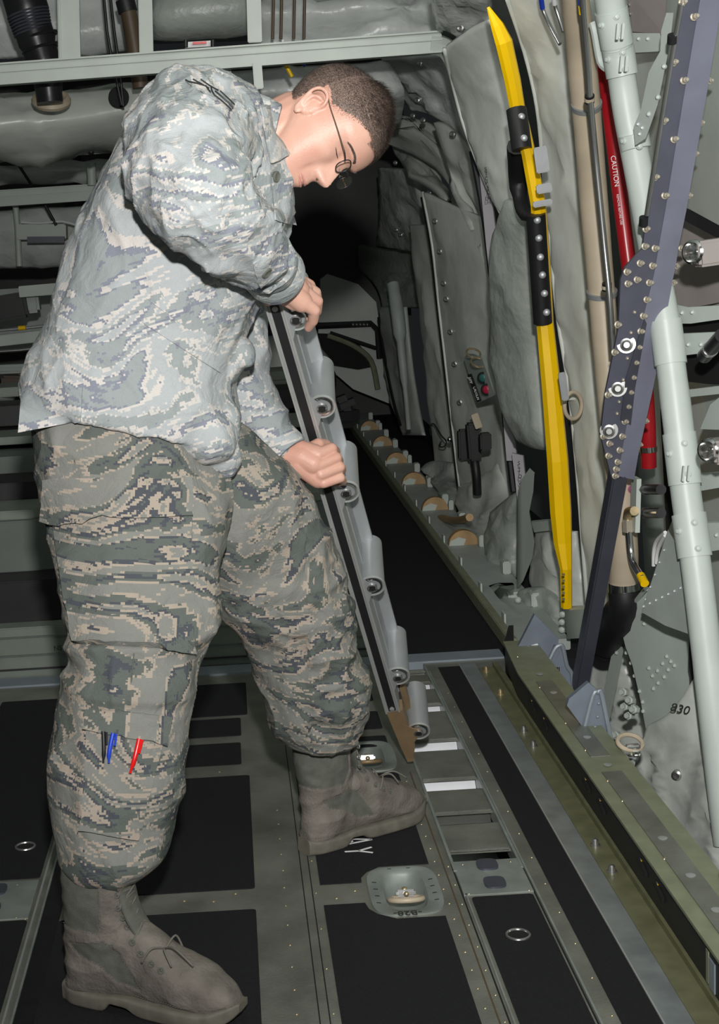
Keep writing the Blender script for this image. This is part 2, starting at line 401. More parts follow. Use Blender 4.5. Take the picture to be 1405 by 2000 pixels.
def text(name, s, size, c, xd, yd, m, parent=None, ext=.0004):
    cu = bpy.data.curves.new('t', 'FONT'); cu.body = s; cu.size = size; cu.extrude = ext; cu.align_x = 'CENTER'; cu.align_y = 'CENTER'
    o = bpy.data.objects.new('t', cu); col.objects.link(o); dg = bpy.context.evaluated_depsgraph_get(); dg.update()
    me = bpy.data.meshes.new_from_object(o.evaluated_get(dg)); bpy.data.objects.remove(o)
    x = V(xd).normalized(); y = V(yd); y = (y - y.dot(x) * x).normalized(); z = x.cross(y)
    mt = Matrix((x, y, z)).transposed().to_4x4(); me.transform(Matrix.Translation(V(c)) @ mt)
    return link(name, me, m, parent, smooth=False)
# ================================================================ FLOOR
def slab(mb, x0, x1, y0, y1, z0, z1): return mb.box(((x0 + x1) / 2, (y0 + y1) / 2, (z0 + z1) / 2), (x1 - x0, y1 - y0, z1 - z0))
TX0, TX1 = .405, .545
SL = [(2.914, 2.968), (3.12, 3.187), (3.33, 3.403), (3.61, 3.69), (3.93, 3.995), (4.14, 4.205), (4.285, 4.325)]
HB = 4.40
f = MB()
# left of the tray, with two pits for the tie-down rings
pits = [(.245, .335, 2.69, 2.88), (.245, .335, 3.49, 3.68)]
slab(f, -3.2, .245, .8, HB, -.03, 0); slab(f, .335, TX0, .8, HB, -.03, 0)
ys = [.8, 2.69, 2.88, 3.49, 3.68, HB]
for a, b in ((.8, 2.69), (2.88, 3.49), (3.68, HB)): slab(f, .245, .335, a, b, -.03, 0)
slab(f, TX1, .874, .8, HB, -.03, 0); slab(f, TX0, TX1, .8, 2.86, -.03, 0)
floor = f.build('floor', 'floor', kind='structure')
def fchild(mb, name, m, **k): return mb.build(name, m, floor, **k)
def strip(name, m, x0, x1, y0, y1, z=.002): return fchild(slab(MB(), x0, x1, y0, y1, 0, z), name, m, smooth=False)
# black anti-skid patches
def rmat(x0, x1, y0, y1, x1b=None, holes=None, m='mat'):
    r = .008; pts = []
    for cx, cy, a in ((x1 - r, y1 - r, 0), (x0 + r, y1 - r, 90), (x0 + r, y0 + r, 180), (x1 - r, y0 + r, 270)):
        for k in range(4): t = math.radians(a + 30 * k); pts.append((cx + r * math.cos(t), cy + r * math.sin(t), 0))
    fchild(MB().prism(pts, (0, 0, .0022)), 'anti_skid_patch', m, smooth=False)
for (y0, y1, xr) in ((3.992, 4.302, -.011), (3.812, 3.963, -.031), (3.586, 3.753, -.033), (2.838, 3.501, -.014), (1.6, 2.74, -.014)):
    rmat(-.41, xr, y0, y1)
for (y0, y1) in ((4.05, 4.30), (3.80, 3.95), (3.66, 3.74)): rmat(.13, .355, y0, y1)
rmat(.122, .235, 3.52, 3.60); fchild(MB().prism([(.121, 2.836, 0), (.207, 2.836, 0), (.208, 2.86, 0), (.222, 2.885, 0), (.25, 2.908, 0), (.356, 2.908, 0), (.356, 3.46, 0), (.121, 3.46, 0)], (0, 0, .0022)), 'anti_skid_patch', 'mat', smooth=False)
fchild(MB().prism([(.122, 1.6, 0), (.355, 1.6, 0), (.355, 2.66, 0), (.26, 2.66, 0), (.225, 2.685, 0), (.210, 2.71, 0), (.205, 2.738, 0), (.122, 2.738, 0)], (0, 0, .0022)), 'anti_skid_patch', 'mat', smooth=False)
for (y0, y1) in ((3.177, 4.25),): rmat(-.75, -.475, 2.955, 4.25)
rmat(-.75, -.475, 1.8, 2.752)
rmat(-1.4, -.80, 2.9, 4.25)
rmat(TX0 + .013, TX1 - .004, 1.7, 2.735)
strip('black_channel', 'matgloss', -.447, -.41, 1.5, 4.35, .0016)
strip('anti_skid_patch', 'mat', .584, .651, 1.5, 4.34, .0022)
strip('grey_strip', 'silver', .652, .700, 1.5, 4.36, .004)
strip('strip_edge', 'aluL', .6495, .6525, 1.5, 4.36, .005)
strip('strip_edge', 'aluL', -.4665, -.4625, 1.5, 4.3, .004); strip('strip_edge', 'floor2', -.4515, -.4475, 1.5, 4.3, .004)
for x in (.0845, .102): strip('groove', 'hole', x, x + .0022, 1.5, 4.3, .0006)
strip('seam', 'brown', .3845, .3875, 1.5, 3.46, .0006); strip('seam', 'hole', TX0 - .004, TX0 - .001, 1.5, 2.9, .0006)
strip('strip_edge', 'floor2', TX1 + .004, TX1 + .008, 1.5, 4.3, .004); strip('groove', 'hole', TX1, TX1 + .003, 1.5, 2.9, .0008)
strip('strip_edge', 'floor2', TX0 + .003, TX0 + .006, 1.5, 2.75, .003)
# round finger holes with bright rims
for (x, y) in ((.477, 2.561), (-.529, 3.126)):
    fchild(MB().ring((x, y, .0035), (0, 0, 1), .0215, .0028, 32, 8), 'hole_rim', 'steel')
    fchild(MB().lathe((x, y, .0001), (0, 0, 1), [(.021, 0), (.021, .0025)], 28), 'finger_hole', 'hole')
# rivets, one stuff-like row set per line
rv = MB()
for x, y0, y1, st in ((.370, 1.9, 3.45, .068), (.047, 1.9, 3.3, .085), (.110, 2.0, 3.0, .16), (.395, 1.9, 2.9, .09), (-.06, 3.5, 4.2, .11), (.575, 2.0, 4.2, .13), (-.48, 2.76, 2.94, .1)):
    y = y0
    while y < y1: rv.dome((x + R.uniform(-.001, .001), y, 0), (0, 0, 1), .0026, .0016, 8); y += st
for x, y in ((-.16, 2.80), (-.10, 2.79), (-.055, 2.82), (-.09, 3.54), (.15, 2.77), (.19, 2.80), (-.25, 3.54)): rv.dome((x, y, .0), (0, 0, 1), .0035, .002, 8)
fchild(rv, 'rivets', 'brass', kind='stuff')
# tray end plate with its two pads, right and left
def pads(x0, x1, y0, y1, px, pys):
    t = thing('roller_tray_end', ('grey green end plate with two dark pads in front of the open tray' if x0 > 0 else 'grey green end plate with two dark pads at the left edge'), 'floor plate', ((x0 + x1) / 2, (y0 + y1) / 2, 0))
    slab(MB(), x0, x1, y0, y1, 0, .003).build('plate', 'floor2', t, smooth=False)
    for py_ in pys:
        q = MB(); pts = [(px + .022 * math.copysign(abs(math.cos(a)) ** .6, math.cos(a)), py_ + .026 * math.copysign(abs(math.sin(a)) ** .6, math.sin(a)), .003) for a in [2 * math.pi * k / 24 for k in range(24)]]
        q.prism(pts, (0, 0, .004)); q.build('pad', 'beamD', t)
    q = MB()
    for (a, b) in ((.02, .02), (.98, .02), (.1, .9), (.9, .9)): q.dome((x0 + (x1 - x0) * a * .9 + .008, y0 + (y1 - y0) * b, .003), (0, 0, 1), .0026, .0016, 8)
    q.build('screws', 'brass', t)
pads(TX0, TX1, 2.745, 2.905, .475, (2.79, 2.878))
pads(-.75, -.475, 2.76, 2.94, -.56, (2.81, 2.90))
# the open tray with its cross plates
t = thing('roller_tray', 'sunken roller tray with olive cross plates and bright gaps beside the handrail foot', 'tray', ((TX0 + TX1) / 2, 3.6, -.05))
prev = 2.914
edges = []
for (a, b), nx_ in zip(SL, SL[1:] + [(4.345, 4.345)]):
    edges.append((b, nx_[0]))
for a, b in edges:
    q = MB(); q.box(((TX0 + TX1) / 2, (a + b) / 2, -.006), (TX1 - TX0 - .002, b - a, .006), None, .001)
    q.box(((TX0 + TX1) / 2, a + .002, -.002), (TX1 - TX0 - .012, .004, .006)); q.box(((TX0 + TX1) / 2, b - .002, -.012), (TX1 - TX0 - .01, .003, .018))
    q.build('cross_plate', 'floor', t)
q = MB(); slab(q, TX0 - .003, TX0 + .003, 2.86, 4.36, -.03, .004); slab(q, TX1 - .003, TX1 + .003, 2.86, 4.36, -.03, .004); q.build('tray_side', 'floor2', t, smooth=False)
slab(MB(), TX0 - .01, TX1 + .01, 2.84, 4.4, -.13, -.125).build('tray_bottom', 'floor2', t, smooth=False)
for (a, b) in SL[2:]: MB().box(((TX0 + TX1) / 2, b + .012, -.028), (TX1 - TX0 - .008, .003, .075 if b < 4.28 else .05), Matrix.Rotation(-.9, 3, 'X')).build('added_white_sheet', 'white', t, smooth=False)  # added white sheets, tilted to catch the flash so the gaps glare
MB().box(((TX0 + TX1) / 2, 3.2, -.04), (TX1 - TX0 - .008, .003, .07), Matrix.Rotation(-.9, 3, 'X')).build('dull_liner', 'steel', t, smooth=False)
slab(MB(), TX0 + .003, TX0 + .05, 4.20, 4.345, .0, .003).build('step_plate', 'oliveL', t, smooth=False)
# tie-down rings
def tiedown(cx, cy, label, plate):
    t = thing('tie_down_ring', label, 'tie-down ring', (cx, cy, 0), 'tie-down rings in the floor')
    q = MB(); n = 40; hx, hy = .073, .112
    def se(a, sx, sy, e): return (cx + sx * math.copysign(abs(math.cos(a)) ** e, math.cos(a)), cy + sy * math.copysign(abs(math.sin(a)) ** e, math.sin(a)))
    vs = []; prof = [((hx, hy), .5, .0), ((hx, hy), .5, .0035), ((.044, .094), .6, .0035), ((.040, .088), .6, -.004), ((.036, .078), .65, -.018), ((.022, .055), .8, -.027), ((.001, .001), 1, -.028)]
    for (sx, sy), e, z in prof:
        for k in range(n): x, y = se(2 * math.pi * k / n, sx, sy, e); vs.append((x, y, z))
    fs = [(i * n + k, i * n + (k + 1) % n, (i + 1) * n + (k + 1) % n, (i + 1) * n + k) for i in range(len(prof) - 1) for k in range(n)]
    q.add(vs, fs); q.build('pan', 'floor2', t, ang=60)
    q = MB(); q.ring((cx - .002, cy - .045, .004), (0, .35, 1), .033, .0055, 36, 10); q.build('ring', 'tan' if not plate else 'beige', t)
    q = MB(); q.box((cx, cy - .018, .004), (.040, .020, .014), Matrix.Rotation(-.4, 3, 'X'), .004); q.build('clamp', 'chrome', t)
    q = MB(); q.dome((cx, cy - .032, .008), (0, -.3, 1), .006, .006); q.dome((cx, cy + .004, .004), (0, 0, 1), .006, .003); q.build('bolt', 'brass', t)
    if plate:
        for s in (-1, 1):
            for k in range(4): MB().box((cx + s * .058, cy - .055 + .032 * k, .0037), (.009, .0028, .0008), Matrix.Rotation(.3 * s, 3, 'Z')).build('slot', 'ink', t)
            MB().box((cx + s * .02, cy + .102, .0037), (.008, .0022, .0008)).build('slot', 'ink', t)
    return t
t = tiedown(.290, 2.785, 'round tie-down ring in an oval pan marked B28', True)
text('number_marking', '-B28-', .026, (.283, 2.678, .004), (-1, 0, 0), (0, -1, 0), 'ink', t)
tiedown(.290, 3.585, 'tie-down ring in an oval pan behind the toe of the raised boot', False)
text('floor_marking', 'GAY', .085, (.215, 3.052, .0028), (0, -1, 0), (1, 0, 0), 'inkw', floor) if False else None
lt = MB()   # the tail of the stencilled word that shows beside the boot
def seg(a, b): lt.bar((a[0], a[1], .0028), (b[0], b[1], .0028), .0055, .0006)
for a, b in (((.19, 3.082), (.25, 3.082)), ((.19, 3.104), (.25, 3.104)), ((.19, 3.030), (.25, 3.050)), ((.19, 3.062), (.25, 3.050)), ((.205, 3.035), (.205, 3.057)), ((.185, 2.992), (.215, 2.992)), ((.215, 2.992), (.245, 2.978)), ((.215, 2.992), (.245, 3.008)), ((.25, 3.082), (.25, 3.104))): seg(a, b)
fchild(lt, 'floor_marking', 'inkw', smooth=False)
# hinge strip and the floor beyond
q = MB(); slab(q, -3.2, .80, HB, HB + .09, -.03, .006); q.build('trim_1', 'bluegreyL', kind='structure', smooth=False)
q = MB(); slab(q, .30, 1.4, HB + .09, 11.2, -.04, -.006); slab(q, -3.2, .3, HB + .09, 11.2, -.06, -.03); q.build('floor_2', 'mat', kind='structure', smooth=False)
q = MB(); slab(q, -3.2, .80, .8, 4.4, -.2, -.18); q.build('floor_3', 'hole', kind='structure', smooth=False)
# stepped loading ramp panels left of the aisle, far side of the hinge
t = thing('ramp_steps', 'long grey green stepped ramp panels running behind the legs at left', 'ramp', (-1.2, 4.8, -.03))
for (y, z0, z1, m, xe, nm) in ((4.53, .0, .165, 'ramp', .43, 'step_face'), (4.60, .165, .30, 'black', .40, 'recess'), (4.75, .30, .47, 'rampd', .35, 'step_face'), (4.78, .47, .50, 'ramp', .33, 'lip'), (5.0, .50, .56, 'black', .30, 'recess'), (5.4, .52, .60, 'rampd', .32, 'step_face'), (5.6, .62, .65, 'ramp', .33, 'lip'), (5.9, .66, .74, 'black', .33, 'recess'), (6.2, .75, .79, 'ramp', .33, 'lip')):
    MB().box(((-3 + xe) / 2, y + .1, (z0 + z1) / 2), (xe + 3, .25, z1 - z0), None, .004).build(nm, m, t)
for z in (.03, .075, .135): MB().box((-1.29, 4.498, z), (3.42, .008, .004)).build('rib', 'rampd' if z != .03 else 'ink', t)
text('lettering', 'NSN   S/T  CONTAINER', .022, (-.50, 4.50 - .007, .10), (1, 0, .06), (0, 0, 1), 'ink', t)

# ================================================================ OLIVE GUIDE RAIL
t = thing('cargo_guide_rail', 'long olive guide rail with black web and slots along the right wall', 'rail', (.78, 3.2, 0))
q = MB(); slab(q, .700, .762, 1.5, 4.30, 0, .006); slab(q, .745, .762, 1.5, 4.30, 0, .02); q.build('lower_flange', 'olive', t, smooth=False)
q = MB(); q.prism([(.752, 1.5, .0), (.752, 3.95, 0), (.775, 4.25, 0), (.82, 4.42, 0), (.835, 4.42, 0), (.80, 4.25, 0), (.760, 3.95, 0), (.760, 1.5, 0)], (0, 0, .10)); q.build('web', 'black', t, ang=30)
q = MB(); q.prism([(.744, 1.5, .10), (.744, 3.9, .10), (.765, 4.22, .10), (.86, 4.22, .10), (.855, 3.5, .10), (.862, 1.5, .10)], (0, 0, .006)); q.build('top_flange', 'oliveL', t, smooth=False)
q = MB(); q.box((.797, 2.35, .1075), (.045, 1.5, .002)); q.box((.797, 3.5, .1075), (.045, .6, .002)); q.build('doubler_plate', 'floor', t, smooth=False)
for y in (2.22, 2.545, 2.72, 3.14, 3.33, 3.69, 3.86, 2.40):
    MB().lathe((.798, y, .1085), (0, 0, 1), [(.009, 0), (.0095, .0015), (.006, .002)], 20).build('plug', 'aluL', t)
for y in (2.30, 2.63, 2.93, 3.05, 3.25, 3.45, 3.75, 4.05): MB().dome((.775 if int(y * 100) % 2 else .82, y, .106), (0, 0, 1), .004, .003, 8).build('screw', 'brass', t)
for y in (2.60, 2.71, 3.03, 3.16, 3.60, 3.75):     # slots in the black web
    q = MB(); q.tube([(.7515, y - .045, .058), (.7515, y - .01, .066), (.7512, y + .012, .068)], .0055, 8, smooth=3); q.build('slot', 'brass' if False else 'hole', t)
    MB().box((.7512, y + .004, .068), (.002, .018, .010), None, .0006).build('slot_lip', 'oliveL', t)
    MB().box((.7508, y - .006, .069), (.002, .005, .006)).build('pin', 'yellow', t)
q = MB(); q.box((.7512, 2.305, .055), (.002, .012, .06)); q.build('window_edge', 'oliveL', t); MB().box((.7509, 2.28, .05), (.003, .030, .055), None, .001).build('latch', 'bluegreyL', t)
for y in (2.80, 2.935, 3.57, 3.69, 4.02, 4.25):
    q = MB(); q.lathe((.717, y, .006), (0, 0, 1), [(.011, 0), (.011, .004), (.0075, .005), (.007, .014), (.004, .017)], 12); q.build('bolt', 'brass' if y > 4 else 'steel', t)
q = MB(); slab(q, .80, .872, 2.31, 2.39, .107, .111); slab(q, .868, .874, 2.31, 2.39, .09, .111); q.build('end_plate', 'oliveL', t, smooth=False)
# lashing rings bolted on the rail's outer edge
for i, (x, y, z) in enumerate(((.875, 3.235, .112), (.870, 2.50, .112))):
    tt = thing('lashing_ring', ('cream lashing ring beside the second blue grey bracket' , 'cream lashing ring low at the right edge of the frame')[i], 'ring', (x, y, z - .006), 'lashing rings on the guide rail')
    MB().ring((x, y, z + .012), (.25, -.45, 1), .032, .0055, 30, 8, sx=.8).build('ring', 'beige', tt)
    MB().box((x, y - .02, z + .008), (.036, .016, .014), None, .004).build('clamp', 'steel', tt)
    MB().lathe((x, y - .045, z - .004), (0, 0, 1), [(.012, 0), (.012, .003), (.007, .003), (.007, .010)], 6).build('bolt', 'chrome', tt)

# ================================================================ BLUE-GREY BRACKETS
def pxprism(mb, pts, Y, th): return mb.prism([W(a, b, Y) for a, b in pts], (0, th, 0))
def bracket(label, outer, hole, edge, Y, th=.05, inner='bluegreyL'):
    c = W(sum(p[0] for p in outer) / len(outer), max(p[1] for p in outer), Y)
    t = thing('hinge_bracket', label, 'bracket', (c.x, Y, c.z), 'blue-grey brackets along the guide rail')
    pxprism(MB(), outer, Y, .018).build('plate', 'bluegrey', t, ang=30)
    if hole: pxprism(MB(), hole, Y - .002, .003).build('opening', 'hole' if inner == 'hole' else inner, t, ang=30)
    if edge: MB().tube([W(a, b, Y - .004) for a, b in edge], .006, 8, smooth=3).build('edge', 'bluegreyL', t)
    return t
bracket('pointed blue grey bracket with arched opening behind the rail end', [(1008, 1272), (1045, 1200), (1092, 1248), (1090, 1262), (1063, 1322), (1030, 1330), (1020, 1300)], [(1019, 1296), (1022, 1278), (1034, 1262), (1050, 1257), (1058, 1268), (1056, 1296)], [(1019, 1298), (1021, 1280), (1034, 1262)], 4.16, inner='white')
t = bracket('blue grey forked bracket between two pointed brackets', [(1058, 1322), (1085, 1262), (1100, 1262), (1108, 1300), (1122, 1325), (1124, 1364), (1092, 1364), (1075, 1340)], [(1075, 1312), (1094, 1272), (1102, 1278), (1108, 1306), (1092, 1322)], [(1060, 1322), (1082, 1272), (1092, 1261), (1100, 1264), (1108, 1300), (1118, 1318), (1121, 1362)], 4.02, inner='bluegrey')
MB().ring(W(1077, 1321, 3.99), (0, 1, .2), .014, .004, 24, 8).build('eye', 'steel', t)
MB().tube([W(1090, 1302, 3.985), W(1090, 1330, 3.985)], .006, 10).build('pin', 'chrome', t)
MB().lathe(W(1090, 1345, 3.99), (0, 0, 1), [(.017, -.02), (.017, .03), (.012, .034)], 16).build('cylinder', 'bluegreyL', t)
t = bracket('nearest pointed blue grey bracket with studded opening', [(1108, 1378), (1112, 1365), (1150, 1333), (1170, 1350), (1197, 1470), (1160, 1450)], [(1147, 1418), (1160, 1368), (1172, 1365), (1190, 1455), (1180, 1468), (1150, 1440)], [(1142, 1424), (1159, 1358), (1168, 1352), (1176, 1358), (1200, 1478)], 3.42, inner='bluegrey')
for (a, b) in ((1170, 1374), (1168, 1400), (1163, 1420)): MB().dome(W(a, b, 3.41), (0, -1, 0), .004, .003, 8).build('rivet', 'bluegreyL', t)
# ================================================================ SIDE WALL SECTION
XS = [(-.1, 1.06), (.1, 1.05), (.5, 1.03), (1.0, 1.005), (1.3, .98), (1.5, .955), (1.7, .92), (1.85, .88), (1.98, .82), (2.07, .72), (2.14, .55), (2.20, .3), (2.25, -.4), (2.27, -1.4), (2.25, -2.4)]
def xw(z): return interp(XS, z)
q = MB(); off = .20; vs = []; Ys = [1.2 + .2 * k for k in range(51)]
prof = [(-.8, 1.30), (-.25, 1.26)] + [(z, x + off) for z, x in XS[1:9]] + [(2.2, 1.0), (2.36, .7), (2.5, .2), (2.55, -1), (2.5, -2.6), (2.1, -3.0), (-.25, -3.05)]
n = len(prof)
for y in Ys:
    for z, x in prof: vs.append((x + (.7 * min(1, max(0, (y - 4.5) / .5)) if x > 0 else 0), y, z + (.3 * min(1, max(0, (y - 4.5) / .5)) if z > 2.1 else 0)))
q.add(vs, [(j * n + i, j * n + i + 1, (j + 1) * n + i + 1, (j + 1) * n + i) for j in range(len(Ys) - 1) for i in range(n - 1)])
k = len(q.v); q2 = [V((p[0] + (.03 if p[0] > 0 else -.03), p[1], p[2] + (.03 if p[2] > 2 else 0))) for p in vs]
q.add(q2, [(j * n + i, (j + 1) * n + i, (j + 1) * n + i + 1, j * n + i + 1) for j in range(len(Ys) - 1) for i in range(n - 1)])
q.build('wall_right', 'frameL', kind='structure', ang=60)
# ================================================================ SIDE WALL FITTINGS
def SW(px, py, dx=0.):
    """where the line of sight meets the curved side wall (offset dx outwards)"""
    d = ray(px, py); lo, hi = .3 / abs(d.y), 14 / d.y
    g_ = lambda t: (CAM.x + d.x * t) - (xw(CAM.z + d.z * t) + dx)
    for _ in range(46):
        m_ = (lo + hi) / 2
        if g_(m_) < 0: lo = m_
        else: hi = m_
    return CAM + d * lo
def sws(pts, dx=0., flat=0.):
    """points on the side wall; flat turns the piece to face aft, as the ribs between the bays do"""
    ps = [SW(a, b, dx) for a, b in pts]
    if flat:
        ym = sum(p.y for p in ps) / len(ps); ps = [W(a, b, p.y + (ym - p.y) * flat) for (a, b), p in zip(pts, ps)]
    return ps
def pr(px_, p): return px_ * (p - CAM).dot(yc_dir) / FP     # size in px -> metres at that point
yc_dir = RM @ V((0, 0, -1))
def root(name, label, cat, p, group=None): return thing(name, label, cat, p, group)
def blanket(label, rows, dx=0., m='pad', group='padded insulation blankets on the side wall', studs=None, edge=None, name='insulation_blanket', flat=.6, **k):
    R_ = [sws(r, dx, flat) for r in rows]; lowp = min((p for r in R_ for p in r), key=lambda p: p.z)
    t = root(name, label, 'insulation blanket', lowp, group)
    sheet(R_, **k).build('cover', m, t, ang=180)
    sb = bvh(t.children[0].data) if (studs or edge) and t.children else None
    for e in (edge or []):
        side_ = 0 if abs(e[0][0] - rows[0][0][0]) < 12 else None
        MB().tube([r_[0] + (CAM - r_[0]).normalized() * .004 for r_ in R_] if e is edge[0] and len(edge) == 1 or side_ == 0 else [SW(a, b, dx - .01) for a, b in e], .007, 8, smooth=4).build('piping', m, t, ang=180)
    for (a, b) in (studs or []):
        d_ = ray(a, b).normalized(); h_ = sb.ray_cast(CAM, d_); p = h_[0] + V((-.006, -.008, 0)) if h_[0] is not None else SW(a, b, dx - .022); MB().lathe(p, (-.6, -1., 0), [(.013, -.01), (.013, .002), (.008, .005), (.002, .004)], 14).build('stud', 'steel', t)
    return t
blanket('wide pale blanket strip between the yellow pole and beige duct', [[(985, -20), (1040, -20), (1100, -20)], [(1025, 100), (1062, 100), (1108, 100)], [(1050, 210), (1082, 210), (1116, 210)], [(1062, 330), (1094, 330), (1126, 330)], [(1074, 460), (1106, 460), (1140, 460)], [(1090, 620), (1120, 620), (1158, 620)], [(1112, 760), (1140, 760), (1168, 760)], [(1128, 920), (1155, 920), (1190, 920)], [(1140, 1080), (1168, 1080), (1200, 1080)], [(1150, 1210), (1175, 1210), (1200, 1210)]], .04, puff=.015, wr=.016, ws=6, th=.03, edge=[[(988, -10), (1026, 100), (1052, 210), (1064, 330), (1076, 460), (1092, 620), (1114, 760)], [(1114, 770), (1130, 920), (1142, 1080), (1152, 1200)]])
blanket('smooth blanket left of the yellow pole with a stitched edge', [[(868, 95), (915, 60), (955, 40)], [(885, 165), (930, 150), (975, 130)], [(905, 240), (948, 230), (996, 215)], [(930, 310), (968, 305), (1008, 300)], [(960, 380), (985, 378), (1016, 370)], [(992, 440), (1004, 438), (1022, 430)]], .01, puff=.02, wr=.010, ws=5, th=.02, edge=[[(866, 100), (884, 165), (905, 240), (930, 312), (958, 378), (990, 438)]])
blanket('crumpled blanket at the top where the ceiling beam ends', [[(840, -30), (900, -30), (955, -10)], [(845, 20), (900, 25), (958, 50)], [(852, 60), (905, 70), (962, 110)]], .05, m='pad2', puff=.02, wr=.03, ws=5, th=.02, studs=[(902, 55), (946, 60)])
blanket('tall grey blanket with a column of studs behind the switch box', [[(826, 375), (880, 400), (940, 425)], [(845, 480), (900, 490), (955, 500)], [(858, 600), (910, 605), (968, 610)], [(872, 720), (920, 725), (978, 730)], [(885, 840), (930, 845), (985, 850)], [(898, 950), (940, 955), (988, 960)]], .03, puff=.012, wr=.014, ws=4, th=.02, studs=[(852, 432), (861, 491), (869, 553), (874, 584), (882, 648), (890, 711), (900, 786)], edge=[[(826, 378), (845, 480), (858, 600), (872, 720), (885, 840), (898, 950)]])
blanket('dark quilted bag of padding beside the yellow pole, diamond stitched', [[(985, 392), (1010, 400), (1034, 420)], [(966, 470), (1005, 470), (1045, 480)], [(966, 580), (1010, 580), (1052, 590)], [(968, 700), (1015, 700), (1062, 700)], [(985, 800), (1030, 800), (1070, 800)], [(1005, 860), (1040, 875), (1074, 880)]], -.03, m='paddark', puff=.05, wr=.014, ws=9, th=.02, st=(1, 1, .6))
for i, (rows, lab, m, st_) in enumerate((
    ([[(700, 222), (770, 222), (838, 240)], [(705, 240), (800, 248), (900, 330)], [(720, 262), (820, 262), (912, 372)], [(725, 268), (850, 330), (925, 440)]], 'diagonal padded roll with bright studs right of the forehead', 'pad', [(775, 212), (806, 226), (826, 235), (884, 262)]),
    ([[(845, 240), (870, 250), (925, 300)], [(865, 290), (890, 320), (938, 380)], [(880, 340), (905, 380), (948, 470)], [(925, 430), (935, 450), (960, 510)]], 'broad smooth panel of padding above the studded column', 'pad', []),
    ([[(745, 120), (810, 112), (862, 108)], [(760, 150), (830, 150), (880, 165)], [(775, 185), (845, 190), (893, 210)], [(800, 215), (860, 235), (912, 285)]], 'crinkled blanket under the end of the ceiling beam', 'pad2', [(822, 124), (817, 196)]),
    ([[(765, 272), (800, 270), (832, 270)], [(770, 300), (810, 300), (850, 320)], [(790, 320), (840, 340), (880, 390)], [(800, 335), (870, 380), (930, 470)]], 'flat padding pieces beside the dark head shadow', 'pad', [(778, 276), (772, 318)]),
    ([[(735, 330), (790, 335), (822, 360)], [(740, 370), (790, 370), (828, 400)], [(740, 420), (790, 420), (832, 440)], [(735, 480), (795, 490), (835, 500)]], 'crinkled silver grey blanket with a smooth patch', 'pad2', [(775, 449), (784, 459), (806, 464), (838, 377)]),
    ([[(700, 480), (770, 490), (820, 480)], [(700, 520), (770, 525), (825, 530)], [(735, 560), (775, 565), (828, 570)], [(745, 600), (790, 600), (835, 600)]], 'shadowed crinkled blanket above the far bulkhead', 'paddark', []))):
    blanket(lab, rows, .10 + .03 * (i in (3, 4)) + .04 * (i == 5), m=m, puff=.012, wr=.035, ws=3.2, th=.03, studs=st_, seed=i * 3., group=None)
for i, (rows, lab, m) in enumerate((
    ([[(800, 440), (822, 440), (845, 440)], [(815, 560), (835, 560), (858, 560)], [(830, 700), (848, 700), (872, 700)], [(842, 830), (860, 830), (884, 830)], [(850, 930), (870, 930), (896, 930)]], 'narrow pale blanket strip beside the dark frame edge', 'pad'),
    ([[(742, 600), (762, 600), (790, 600)], [(750, 700), (770, 700), (800, 700)], [(765, 780), (785, 780), (812, 780)], [(785, 850), (800, 850), (826, 850)]], 'narrow blanket strip at the far end behind the rod', 'pad'))):
    blanket(lab, rows, .06, m=m, puff=.02, wr=.02, ws=4, th=.02, group=None)
# frame edges between the bays
for i, (pts, lab, r, m) in enumerate((
    ([(825, 385), (842, 480), (856, 600), (870, 720), (884, 840), (897, 960)], 'thin dark frame edge left of the studded blanket', 4, 'blacksoft'),
    ([(922, 295), (945, 420), (962, 560), (975, 700), (990, 850), (1003, 960)], 'dark frame edge beside the stowed placard', 6, 'blacksoft'),
    ([(740, 620), (752, 700), (768, 780), (782, 830)], 'thin dark frame edge at the far bulkhead corner', 3, 'blacksoft'),
    ([(1085, 560), (1100, 700), (1118, 830), (1132, 1000)], 'dark gap strip right of the yellow pole', 7, 'black'))):
    ps = sws(pts, .01 if i != 3 else .03); t = MB().tube(ps, pr(r, ps[0]), 6, smooth=4).build('frame_edge', m); tag(t, lab, 'frame edge')
# rod with rivets at the far end
ps = sws([(768, 555), (778, 620), (786, 700), (795, 790), (799, 838)], -.02)
t = MB().tube(ps, [pr(12, ps[0]), pr(13, ps[0]), pr(8, ps[0]), pr(5, ps[0]), pr(5, ps[0])], 14, smooth=5).build('support_rod', 'framegrey'); tag(t, 'tapered grey green rod standing on the far sidewall shelf', 'rod')
# placard strip
def flatstrip(name, label, cat, L, Rr, dx, m, th=.004):
    a = sws(L, dx); b = [W(x_, y_, p_.y) for (x_, y_), p_ in zip(Rr, a)]; q = MB(); n = len(a); o = V((0, .0, 0)); e = V((.006, .012, 0))
    q.add(a + b + [p + e for p in a] + [p + e for p in b], [(i, i + 1, n + i + 1, n + i) for i in range(n - 1)] + [(2 * n + i, 3 * n + i, 3 * n + i + 1, 2 * n + i + 1) for i in range(n - 1)] + [(i, 2 * n + i, 2 * n + i + 1, i + 1) for i in range(n - 1)] + [(n + i, n + i + 1, 3 * n + i + 1, 3 * n + i) for i in range(n - 1)] + [(0, n, 3 * n, 2 * n), (n - 1, 3 * n - 1, 4 * n - 1, 2 * n - 1)])
    t = q.build(name, m, ang=30); tag(t, label, cat); return t
pl = flatstrip('placard_strip', 'narrow grey strip lettered STOWED LHS beside the quilted bag', 'placard', [(928, 300), (936, 330), (950, 480), (964, 600), (978, 760), (990, 900)], [(944, 300), (954, 330), (972, 480), (984, 600), (998, 760), (1010, 900)], -.015, 'lilac')
